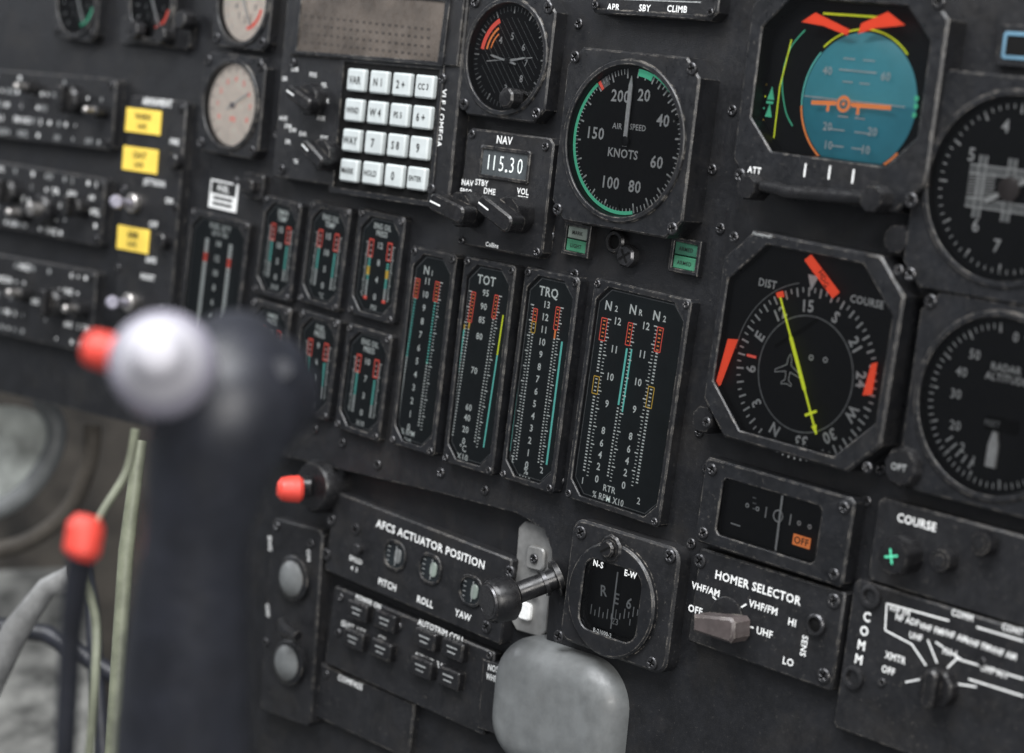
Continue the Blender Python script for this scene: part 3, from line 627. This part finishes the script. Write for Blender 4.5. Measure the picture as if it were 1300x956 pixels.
x,y=t.P(908,795,16); pl=[(-13,-3.6),(9,-5.6),(11,-3),(11,4),(9,6),(-13,4.2)]; a=math.radians(6); pl=[(x+p*math.cos(a)-q*math.sin(a)+2,y+p*math.sin(a)+q*math.cos(a)) for p,q in pl]; m.prism(pl,7,19,'brown_knob',1.2); t.b(m,'selector_knob')
m=MB(); x,y=t.P(1036,793,7); m.lathe(x,y,[(5,6),(5,8),(4.3,8.6),(3.4,8.6),(3.2,6.4)],'screw',24); m.lathe(x,y,[(3,6),(3,7.6),(1,8)],'slot',16); t.b(m,'toggle_socket')
t.pscrews([(889,712),(1059,763),(1046,858)],6,1.35)

# ------------------------------------------------ card compass module
t=Thing('card_compass','compass block with rounded dark window showing white drum scale and E-W screw','gauge',(727,662),(862,696),(698,816),(836,852),12)
m=MB(); wx=t.P(777,762,10); m.frame(rrect(t.w,t.H,7),rrect(37,34,9,*wx),0,9,6,'box',1.2,c=wx); m.frame(circ(28,56,*wx),rrect(37,35,7,*wx),8,12,6,'bezel',1,c=wx); t.b(m,'housing')
m=MB(); m.sheet(rrect(41,38,9,*wx),5,'face'); t.b(m,'window_back'); m=MB(); x,y=wx
x0,y0=t.P(740,775,5); x1,y1=t.P(815,780,5)
for k in range(15): f=k/14; xx=x0+(x1-x0)*f; yy=y0+(y1-y0)*f-3.5*math.sin(math.pi*f); m.line((xx,yy),(xx,yy+(3 if k%2 else 5)),.6,5.2,'white')
for s,a,b,rt in (('R',767,750,8),('E',783,760,0),('6',799,766,-8),('23',781,789,0),('1',800,790,0)): t.txt(m,s,a,b,5.2 if s in 'RE6' else 3,5,rot=rt,bold=.02)
t.b(m,'drum_scale')
m=MB(); a=t.P(786,726,6); b=t.P(777,798,6); m.line(a,b,.9,7,'white'); t.b(m,'lubber_line')
m=MB(); x,y=t.P(772,697,14); m.lathe(x,y,[(7,8),(7,12),(6,13),(4.4,13),(4.4,15),(3.6,16)],'knob',40,.05); m.line((x-3,y-2),(x+3,y+2),1,16.2,'slot'); t.b(m,'adjusting_screw')
m=MB()
for s,x,y in (('N-S',760,716),('E-W',801,729)): t.txt(m,s,x,y,2.9,12,bold=.025)
t.txt(m,'B-21000-2',765,803,1.9,12,'dim'); t.b(m,'lettering'); g=MB(); g.sheet(rrect(37,35,7,*wx),11,'glass'); t.b(g,'cover_glass')
t.pscrews([(738,676),(851,706),(710,808),(828,842),(738,792),(819,790)],9.2,1.3)

# ------------------------------------------------ actuator panel & buttons
t=Thing('actuator_position_box','AFCS ACTUATOR POSITION box with three oval indicator windows','control box',(426,630),(656,707),(409,727),(630,812),-2)
m=MB(); m.prism(rect(t.w,t.H,ch=1),-12,-2,'box',.8); t.b(m,'housing')
x,y=t.P(545,690,-2); m=MB(); m.text('AFCS ACTUATOR POSITION',x,y,4.2,-1.8,'white',bold=.022,xs=1.02)
for s,x,y in (('PITCH',492,742),('ROLL',540,764),('YAW',588,781)): t.txt(m,s,x,y,3.6,-2,bold=.022)
t.txt(m,'SPEED',452,711,2.7,-2,bold=.015); t.txt(m,'4  3',450,722,2.4,-2); t.b(m,'lettering')
for k,(x,y) in enumerate([(500,705),(545,722),(597,750)]):
    a=t.P(x,y,-1); m=MB(); m.frame(rrect(18,16.5,7,*a),rrect(15,13.5,6,*a),-2,-.8,-1.8,'bezel',.3,c=a); m.sheet(rrect(15.5,14,6,*a),-1.75,'window_dark'); m.prism(rrect(5,8,2.4,a[0]+2.5,a[1]),-1.7,-1.2,'lamp_pale' if k else 'grey_paint',.3); m.line((a[0]+1.5,a[1]-5.5),(a[0]+1.5,a[1]+5.5),.5,-1,'dim')
    for j in range(4): m.line((a[0]-6,a[1]-4+j*2.6),(a[0]-4,a[1]-4+j*2.6),.4,-1.6,'dim')
    t.b(m,'indicator_window')
m=MB(); x,y=t.P(454,697,0); m.lathe(x,y,[(3,-2),(3,1),(2.2,1.6)],'screw',20); t.b(m,'speed_stud')
t.pscrews([(421,660),(415,704),(648,726),(618,796),(452,672)],-2,1.3)
t=Thing('mode_button_box','black box of rectangular push buttons under the actuator box','control box',(424,746),(632,828),(412,844),(610,930),-4)
m=MB(); m.prism(rect(t.w,t.H,ch=1),-12,-4,'box',.8); t.b(m,'housing')
for (x0,y0) in ((454,776),(540,812)):
    for i in range(2):
        for j in range(2):
            x,y=x0+j*35-i*5,y0+j*13+i*36; a=t.P(x,y,0); m=MB(); m.prism(rrect(16,10,1,*a),-4,1,'knob',.8); m.line((a[0]-4,a[1]+1.4),(a[0]+4,a[1]+1.4),.8,1.1,'dim'); m.line((a[0]-3,a[1]-1.4),(a[0]+3,a[1]-1.4),.7,1.1,'dim'); t.b(m,'push_button')
m=MB()
for s,x,y,c in (('AUTOTRIM COLL',560,801,3.1),('MFLND RADALT',555,843,3.1),('GUST ATT',449,797,3.0),('CPL',486,811,3.0),('POWER ON',468,764,2.7)): t.txt(m,s,x,y,c,-4,bold=.022)
t.b(m,'lettering'); t.pscrews([(433,758),(622,832),(430,803),(507,795)],-4,.9)
t=Thing('bottom_switch_box','narrow black lettered box at the bottom edge left of the buttons','control box',(408,846),(530,892),(398,912),(515,960),-6)
m=MB(); m.prism(rect(t.w,t.H),-12,-6,'box',.8); t.b(m,'housing'); m=MB(); t.txt(m,'COMPASS',445,866,3.2,-6,bold=.02); t.b(m,'lettering'); t.pscrews([(415,856)],-6,.9)
t=Thing('twin_dome_panel','narrow panel with two grey domed buttons beside the grip','control box',(345,655),(408,675),(330,900),(395,925),-2)
m=MB(); m.prism(rect(t.w,t.H,ch=3),-12,-2,'box',.8); t.b(m,'housing')
for x,y in ((366,735),(360,842)):
    m=MB(); a=t.P(x,y,4); m.lathe(a[0],a[1],[(13,-2),(13,1),(11.5,2)],'bezel',32); m.lathe(a[0],a[1],[(10,1),(10,2.4),(8,4),(5,5.2),(1,5.6)],'grey_paint',28); t.b(m,'domed_button')
m=MB(); a=t.P(365,800,8); m.tube([(a[0]-10,a[1]+2,4),(a[0],a[1],9),(a[0]+12,a[1]-1,10)],[3,4.5,3],'knob'); t.b(m,'lever')
m=MB()
for s,x,y in (('ENG',343,690),('ON',392,705),('OFF',340,775)): a=t.P(x,y,-2); m.text(s,a[0],a[1],3,-1.8,'white',rot=-80)
t.b(m,'lettering'); t.pscrews([(352,668),(395,690),(338,815)],-2)

t=Thing('red_pull_knob','small red knob on a black round base at the panel bottom','knob',(350,600),(420,610),(340,650),(410,660),0)
m=MB(); a=t.P(395,618,6); m.lathe(a[0],a[1],[(15,-12),(15,3),(13,6),(8,7)],'knob',36); t.b(m,'base')
m=MB(); m.tube([(a[0],a[1],5),(a[0]-8,a[1]-1,12)],[6,6],'knob',20); t.b(m,'stem')
m=MB(); A0=Vector((*t.P(384,621,14),14)); A1=Vector((*t.P(352,621,26),26)); m.tube([A0,A0.lerp(A1,.15),A0.lerp(A1,.6),A0.lerp(A1,.85),A1],[6,7.6,7.2,6.4,4],'red_plastic',22); t.b(m,'knob_cap')
t=Thing('black_pull_handle','cylindrical black pull handle on a horizontal shaft beside the compass block','handle',(610,700),(715,735),(600,780),(700,800),0)
b0=Vector((*t.P(712,732,0),0)); b1=Vector((*t.P(634,762,26),26)); p=lambda f:b0+(b1-b0)*f
m=MB(); m.tube([p(0),p(.3),p(.9)],[5.8,5.4,5.4],'knob',24); t.b(m,'shaft')
m=MB(); hd=Vector((-.25,-.12,.95)).normalized(); m.tube([b1-hd*8,b1-hd*6,b1+hd*4,b1+hd*6],[9,11,11,9.6],'knob',36); m.tube([b1+hd*5.9,b1+hd*7,b1+hd*7.2,b1+hd*6.2],[9,8.4,7,6.6],'screw',36); t.b(m,'knob_head')
m=MB(); m.tube([p(.02),p(.10)],[9,9],'knob',24); m.tube([p(.24),p(.3)],[6.8,6.8],'screw',24); t.b(m,'collar')
t=Thing('grey_bracket','scuffed grey metal bracket plate in the gap behind the black pull handle','bracket',(657,658),(702,672),(650,800),(694,810),-7)
m=MB(); m.prism(rect(t.w,t.H,ch=4),-12,-7,'grey_metal',.6); m.prism(rrect(t.w*.5,12,3,3,t.H*.2),-7,-4.5,'grey_metal',.8); m.prism(rrect(8,9,2,-2,-t.H*.3),-7,-4.5,'white',.8); t.b(m,'plate'); t.screws([(3,t.H*.2),(3,-t.H*.1)],-4.3,1)
t=Thing('grey_wheel_lever_housing','wide rounded grey housing at the bottom beside NOSE WHEEL lettering','housing',(650,802),(812,846),(622,965),(782,1000),0)
m=MB(); m.prism(rrect(t.w,t.H,24,n=10),-12,14,'grey_paint',15,soft=8); t.b(m,'cover')
t=Thing('nose_wheel_placard','small black placard lettered NOSE WHEEL left of the grey housing','placard',(616,838),(644,847),(610,925),(636,935),-3)
m=MB(); m.prism(rect(t.w+4,t.H),-12,-3,'box',.4); t.b(m,'plate'); m=MB(); t.txt(m,'NOSE',628,849,3.2,-3,xs=.75,bold=.02); t.txt(m,'WHEEL',627,861,3.2,-3,xs=.68,bold=.02); m.build('lettering',t.parts['plate'])

# ------------------------------------------------ right lower boxes
t=Thing('course_box','COURSE control box with green crossed knob at the right','control box',(1117,634),(1345,690),(1098,738),(1320,800),6)
m=MB(); m.prism(rect(t.w,t.H,ch=2),0,6,'box',.8); t.b(m,'housing'); m=MB(); t.txt(m,'COURSE',1164,663,3.6,6,bold=.02); t.b(m,'lettering')
m=MB(); x,y=t.P(1134,706,16); m.lathe(x,y,[(8.5,6),(8.5,15),(7.5,17),(1,17.3)],'knob',40,.05); t.b(m,'course_knob'); m=MB(); m.line((x-3.2,y-1),(x+3.2,y+1),.9,17.6,'green'); m.line((x-1,y+3.2),(x+1,y-3.2),.9,17.7,'green'); t.b(m,'cross_mark')
for q in ((1197,711),(1248,690)):
    m=MB(); x,y=t.P(*q,10); m.lathe(x,y,[(5.4,6),(5.4,11),(4.6,12.5)],'knob',32,.04); m.lathe(x,y,[(2.4,12),(2.4,13)],'screw',16); t.b(m,'small_knob')
t=Thing('comm_control_box','COMM box with white routing diagram at the lower right corner','control box',(1094,742),(1340,808),(1046,930),(1300,1000),6)
m=MB(); m.prism(rect(t.w,t.H,ch=2),0,6,'box',.8); t.b(m,'housing'); m=MB()
for k,ch_ in enumerate('COMM'): t.txt(m,ch_,1101-k*3.5,783+k*18,4.0,6,bold=.03)
for s,x,y,c in (('NF ADF',1152,787,2.7),('VHF FM',1142,775,2.5),('VHF FM',1182,798,2.7),('VHF AM',1212,807,2.7),('VHF FM',1242,818,2.7),('VHF AM',1274,829,2.7),('FM 1',1206,828,2.8),('UHF',1163,808,2.7),('COMM',1222,781,2.7),('CONT',1286,799,2.7),('XMTR',1137,835,3.0),('OFF',1128,851,3.0),('UHF AM',1262,852,2.7)): t.txt(m,s,x,y,c,6,bold=.022,xs=.85)
for a,b in (((1126,766),(1124,800)),((1124,800),(1158,818)),((1158,818),(1176,845)),((1178,812),(1190,842)),((1215,836),(1203,848)),((1215,836),(1300,862)),((1126,766),(1205,788)),((1240,796),(1300,814)),((1150,866),(1170,862)),((1215,868),(1240,872)),((1188,815),(1225,840)),((1230,862),(1300,884))): m.line(t.P(*a,6),t.P(*b,6),.8,6.2,'white')
t.b(m,'lettering')
for q in ((1105,757),(1083,860)): m=MB(); x,y=t.P(*q,7); m.lathe(x,y,[(5.2,6),(5.2,7.6),(4.2,8),(3.4,8),(3.2,6.2)],'screw',26); t.b(m,'socket')
m=MB(); x,y=t.P(1186,874,12); m.lathe(x,y,[(8.4,6),(8.4,11),(7.6,12)],'knob',40,.04); m.prism(rrect(6,17,2.5,x,y),11,17,'knob',1); t.b(m,'selector_knob'); t.pscrews([(1247,840),(1120,866)],6,.8)
t=Thing('option_knob','small black knob left of the radar altimeter','knob',(1118,572),(1170,580),(1110,615),(1165,622),2)
m=MB(); x,y=t.P(1142,593,14); m.lathe(x,y,[(9,0),(9,12),(7.5,14),(1,14.4)],'knob',40,.05); t.b(m,'cap'); m=MB(); m.text('OPT',x,y,2.8,14.6,'dim'); m.build('cap_lettering',t.parts['cap'])
t=Thing('blue_bordered_display','small display with pale blue frame at the top right edge','display',(1266,28),(1345,36),(1262,82),(1340,90),5)
m=MB(); m.prism(rect(t.w,t.H,ch=1),0,4,'bezel',.5); m.frame(rect(t.w-6,t.H-6,ch=1),rect(t.w-9,t.H-9),4,4.6,4.1,'cyan_display',.2); m.sheet(rect(t.w-8,t.H-8),4.15,'slot'); t.b(m,'screen')

# ------------------------------------------------ left radios
def radio(label,TL,TR,BL,BR,kn,seed):
    rr=random.Random(seed); t=Thing('radio_control_box',label,'control box',TL,TR,BL,BR,7,'radio boxes stacked at the left edge')
    m=MB(); m.prism(rect(t.w,t.H,ch=2),0,7,'box',.8); t.b(m,'housing')
    m=MB(); rows=5
    for i in range(rows):
        y=t.H*(.40-.8*i/(rows-1)); x=-t.w/2+6
        while x<t.w/2-6:
            if rr.random()<.66:
                if rr.random()<.5: m.text(rr.choice(['ON','OFF','VOL','SQ','AM','FM','T/R','ADF','MHZ','KHZ','1','2','3','4']),x,y,rr.uniform(2.8,3.8),7.2,'white' if rr.random()<.7 else 'dim',bold=.03)
                else: m.sheet(circ(rr.uniform(.9,1.7),10,x,y),7.2,'white' if rr.random()<.6 else 'dim')
            x+=rr.uniform(6,11)
    t.b(m,'lettering')
    for x,y,r,L in kn:
        m=MB(); a=t.P(x,y,16); m.lathe(a[0],a[1],[(r,7),(r,14),(r*.8,16)],'knob',32,.05)
        if L: m.prism(rrect(r*.7,r*1.9,r*.2,*a),14,22,'knob',.8)
        else: m.lathe(a[0],a[1],[(r*.45,16),(r*.45,22),(r*.3,23)],'steel',24)
        t.b(m,'selector_knob')
    t.corners(4.5,7,1.1); return t
radio('blurred radio box, topmost of the three at the left edge',(-70,84),(150,100),(-75,170),(139,187),[(84,126,9,1),(30,110,5,0),(118,140,5,0)],1)
radio('blurred radio box with silver centred knobs, middle of the three at left',(-70,198),(137,224),(-75,275),(124,312),[(48,266,10,0),(6,243,8,1),(92,262,7,1),(20,270,6,0)],2)
radio('blurred radio box, lowest of the three at the left edge',(-70,312),(126,345),(-78,415),(112,440),[(62,385,9,1),(20,372,6,0),(92,392,6,0)],3)
t=Thing('armament_switch_column','ARMAMENT switch column with yellow placards and silver toggles','control box',(165,120),(238,130),(146,392),(214,402),6)
m=MB(); m.prism(rect(t.w,t.H,ch=2),0,6,'box',.8); t.b(m,'housing')
for s,x,y,w_,h_ in (('WARN',181,154,35,14.5),('CAUT',177,203,35,14.5),('ARM',168,304,32,14.5)):
    a=t.P(x,y,7); m=MB(); m.prism(rect(w_,h_,*a),6,7,'yellow',.2); m.text(s,a[0],a[1]+2.8,3.6,7.2,'ink',bold=.03); m.text('SAFE',a[0],a[1]-3,3,7.2,'ink',bold=.02); t.b(m,'yellow_placard')
m=MB(); t.txt(m,'ARMAMENT',200,130,4.2,6,xs=.85,bold=.03)
for s,x,y in (('JETTISON',196,232),('ON',215,255),('OFF',195,285),('SAFE',192,330),('FIRE',222,180),('HOIST',188,352)): t.txt(m,s,x,y,3.4,6,'white',bold=.02)
t.b(m,'lettering')
for x,y in ((168,258),(163,384)):
    a=t.P(x,y,8); m=MB(); m.lathe(a[0],a[1],[(6,6),(6,9),(5,10)],'steel',24); m.tube([(a[0],a[1],9),(a[0]+3,a[1],18),(a[0]+9,a[1]+1,26),(a[0]+12,a[1]+1,28)],[2.4,2.8,4.4,3],'dark_silver',16); t.b(m,'toggle')
for x,y in ((224,205),(208,306)):
    a=t.P(x,y,8); m=MB(); m.lathe(a[0],a[1],[(5,6),(5,11),(4,12)],'knob',24); t.b(m,'round_switch')
t.pscrews([(230,138),(158,240),(222,262),(150,340),(205,392)],6,1)
t=Thing('white_placard','small black placard with white frame and strokes beneath the cream faced gauge','placard',(269,229),(304,233),(263,264),(298,268),.5)
m=MB(); m.prism(rect(t.w,t.H),0,.6,'white',.1); m.sheet(rect(t.w-3,t.H*.42,0,t.H*.24),.75,'ink'); m.text('FUEL',0,t.H*.24,3.4,.85,'white',bold=.02)
for k in range(2): m.line((-t.w*.35,-t.H*(.12+.2*k)),(t.w*.35,-t.H*(.12+.2*k)),1.8,.75,'ink')
t.b(m,'plate')
t=Thing('guarded_black_switch','small square black switch beside the white framed placard','switch',(305,218),(330,222),(300,250),(326,254),8)
m=MB(); m.prism(rrect(t.w,t.H,2),0,5,'knob',.8); m.prism(rrect(t.w*.6,t.H*.5,1.5),5,10,'knob',1); t.b(m,'rocker')
t=Thing('small_knob_row','row of small black knobs beneath the cut off top gauges','knob',(150,20),(240,28),(148,55),(236,62),6)
m=MB(); m.prism(rect(t.w,t.H,ch=2),0,4,'box',.6); t.b(m,'plate')
for x,y in ((172,38),(206,44),(232,25)): m=MB(); a=t.P(x,y,10); m.lathe(a[0],a[1],[(6,4),(6,11),(5,12.5)],'knob',28,.05); t.b(m,'small_knob')

# ------------------------------------------------ control grip in the foreground
def emp(name,label,cat,loc):
    e=bpy.data.objects.new(name,None); col.objects.link(e); e.location=loc; e.empty_display_size=.01; e['label']=label; e['category']=cat; return e
D=660.
base=W(255,1150,D+40); ge=emp('control_grip','out of focus black control stick grip with silver dome and red button','control stick',base)
fw=(W(650,478,1000)-W(650,478,0)).normalized()
def gt(pts,rs,mt,name,n=28,sm=6):
    P=smoothline([tuple(W(*p)-base) for p in pts],sm); RR=[x[0] for x in smoothline([(r,0) for r in rs],sm)]
    m=MB(); m.tube([(a*1000,b*1000,c*1000) for a,b,c in P],RR,mt,n); return m.build(name,ge)
gt([(306,428,D+20),(302,450,D+12),(288,512,D),(266,590,D),(250,680,D+5),(240,800,D+15),(233,960,D+30),(228,1150,D+40)],[7,17,23.5,19.5,16.5,19,22,22],'grip','grip_body')
gt([(210,482,D-8),(248,494,D-5),(300,498,D+5),(352,496,D+10),(386,494,D+12),(404,492,D+12)],[17,18.5,20.5,18.5,13,5],'grip','grip_head')
dm=MB(); c=W(207,463,D-22)-base; ax=(W(160,375,D-130)-W(207,463,D-22)).normalized()
dm.tube([tuple((c+ax*(k*.001))*1000) for k in (-12,2,4,7,9,10)],[15.5,16,15.6,14,12,10],'dark_silver',40)
dm.tube([tuple((c+ax*(k*.001))*1000) for k in (8,10,12.5,14.5,18,21,22.5)],[12.5,12,10,8.4,7.6,6,3.5],'silver',40); dm.build('silver_dome',ge)
dm=MB(); c2=W(110,440,D-4)-base; c3=W(160,454,D-4)-base; dd=c3-c2; dm.tube([tuple((c2+dd*k)*1000) for k in (-.05,.05,.4,.9)],[3.5,5.2,5.8,5.6],'red_plastic',24); dm.build('red_button',ge)
dm=MB(); c2=W(358,468,D-12)-base; c3=W(344,490,D+6)-base; dm.tube([tuple(c2*1000),tuple(c2.lerp(c3,.2)*1000),tuple(c3*1000)],[3,4.4,6],'grip',20); dm.build('thumb_switch',ge)
e=emp('coiled_lead','thin olive cable hanging in a loop behind the grip','cable',W(170,560,900))
m=MB(); P=smoothline([tuple((W(*p)-e.location)*1000) for p in [(172,545,900),(160,600,900),(125,660,890),(108,720,890),(122,790,890),(120,870,880),(110,1000,880)]],8); m.tube(P,1.8,'cable'); m.build('cable',e)
e=emp('olive_support_rod','straight olive grey support rod standing behind the grip','rod',W(160,1000,1000)); m=MB(); m.tube([tuple((W(*p)-e.location)*1000) for p in [(178,560,1000),(160,700,990),(140,1000,980)]],[3.2,3.6,3.6],'cable',16); m.build('rod',e)
e=emp('red_capped_lever','short black lever with a red cap low at the left','lever',W(95,1000,720)); m=MB(); m.tube([tuple((W(*p)-e.location)*1000) for p in [(80,1000,740),(90,800,730),(103,706,720)]],[3.6,3.8,4.6],'grip',18); m.build('lever_arm',e)
m=MB(); m.tube([tuple((W(*p)-e.location)*1000) for p in [(101,708,712),(104,700,712),(109,668,712),(112,656,712)]],[4.6,6.2,6.2,4],'red_plastic',22); m.build('cap',e)
e=emp('pale_metal_lever','blurred pale metal lever rising from the floor at far left','lever',W(20,1000,1250)); m=MB(); m.tube([tuple((W(*p)-e.location)*1000) for p in [(-30,900,1250),(20,800,1240),(60,745,1230),(92,735,1230)]],[9,8,6,8],'grey_metal',18); m.build('arm',e)
e=emp('side_conduit','brown grey conduit curving along the cockpit side below the panel','conduit',W(0,700,1400)); m=MB(); m.tube([tuple(x) for x in smoothline([tuple((W(*p)-e.location)*1000) for p in [(-40,705,1450),(30,690,1440),(85,650,1430),(112,590,1420),(118,540,1420)]],6)],6,'brown_wall',14); m.build('tube',e)
# ------------------------------------------------ setting behind/below the panel
def wq(name,pts,mt,label=None,cat=None):
    m=MB(); m.add([tuple(W(*p)*1000) for p in pts],[tuple(range(len(pts)))],mt); o=m.build(name); 
    o['kind']='structure'; o['label']=label; o['category']=cat; return o
wq('footwell_backdrop',[(-600,200,1900),(1700,200,1900),(1700,1500,1900),(-600,1500,1900)],'brown_wall',label='dark brown backdrop coloured as the unlit footwell behind and below the instrument panel',cat='wall')  # backdrop sheet; the footwell's darkness is put into its colour
wq('cockpit_floor',[(-300,735,1650),(110,720,1650),(180,1200,1250),(-300,1200,1250)],'floor',label='scuffed grey cockpit floor low at the left',cat='floor')
e=emp('chin_window','curved grey framed chin window glimpsed beneath the panel at left','window',W(0,700,1500))
def rel(pts): return [tuple((W(*p)-e.location)*1000) for p in pts]
m=MB(); pr=smoothline([(-60,520,1500),(20,515,1500),(60,535,1500),(65,570,1500),(30,620,1500),(-60,660,1500)],5); m.add(rel(pr),[tuple(range(len(pr)))],'pane'); m.build('pane',e)
m=MB(); m.tube(rel(smoothline([(-60,665,1490),(20,635,1490),(62,585,1490),(72,540,1490),(50,505,1490)],6)),7,'grey_paint',14); m.build('frame',e)
e=emp('floor_pedal','dark pedal bars crossing the grey floor low at the left','pedal',W(40,900,1350))
m=MB(); m.tube(rel([(-40,790,1350),(60,805,1340),(150,860,1330)]),6,'grip',12); m.build('bar',e)
m=MB(); m.tube(rel([(100,690,1400),(115,760,1340),(130,960,1320)]),5,'grip',12); m.build('bar',e)

# ------------------------------------------------ camera, light
cam=bpy.data.cameras.new('camera'); co=bpy.data.objects.new('camera',cam); col.objects.link(co); bpy.context.scene.camera=co
cp=W(650,478,0); right=(W(1650,478,1000)-W(650,478,1000)).normalized(); down=(W(650,1478,1000)-W(650,478,1000)).normalized()
Mx=Matrix((right,-down,-fw)).transposed().to_4x4(); Mx.translation=cp; co.matrix_world=Mx
cam.sensor_fit='HORIZONTAL'; cam.sensor_width=36; cam.lens=F_/1300*36; cam.clip_start=.02; cam.clip_end=50
cam.dof.use_dof=True; fp=back(770,440,6); q=R@np.array([fp[0],-fp[1],-6])+T; cam.dof.focus_distance=q[2]*S; cam.dof.aperture_fstop=5.6
def light(name,loc,tgt,sz,en,c):
    l=bpy.data.lights.new(name,'AREA'); l.shape='RECTANGLE'; l.size=sz[0]; l.size_y=sz[1]; l.energy=en; l.color=c
    o=bpy.data.objects.new(name,l); col.objects.link(o); o.location=loc; o.rotation_euler=(Vector(tgt)-Vector(loc)).to_track_quat('-Z','Y').to_euler()
light('windscreen_light',(.25,-1.0,2.5),(0,0,Z0),(1.8,.9),70,(.97,.98,1))
light('side_window_light',(1.9,-1.3,1.5),(0,0,Z0),(1.0,1.0),32,(1,.97,.93))
light('left_window_light',(-1.8,-.7,1.7),(-.1,0,Z0),(1.0,.7),9,(.92,.95,1))
w=bpy.data.worlds.new('World'); bpy.context.scene.world=w; w.use_nodes=True; bg=w.node_tree.nodes['Background']; bg.inputs[0].default_value=(.64,.68,.74,1); bg.inputs[1].default_value=.29
sc=bpy.context.scene; sc.view_settings.view_transform='Standard'; sc.view_settings.look='None'; sc.view_settings.exposure=0
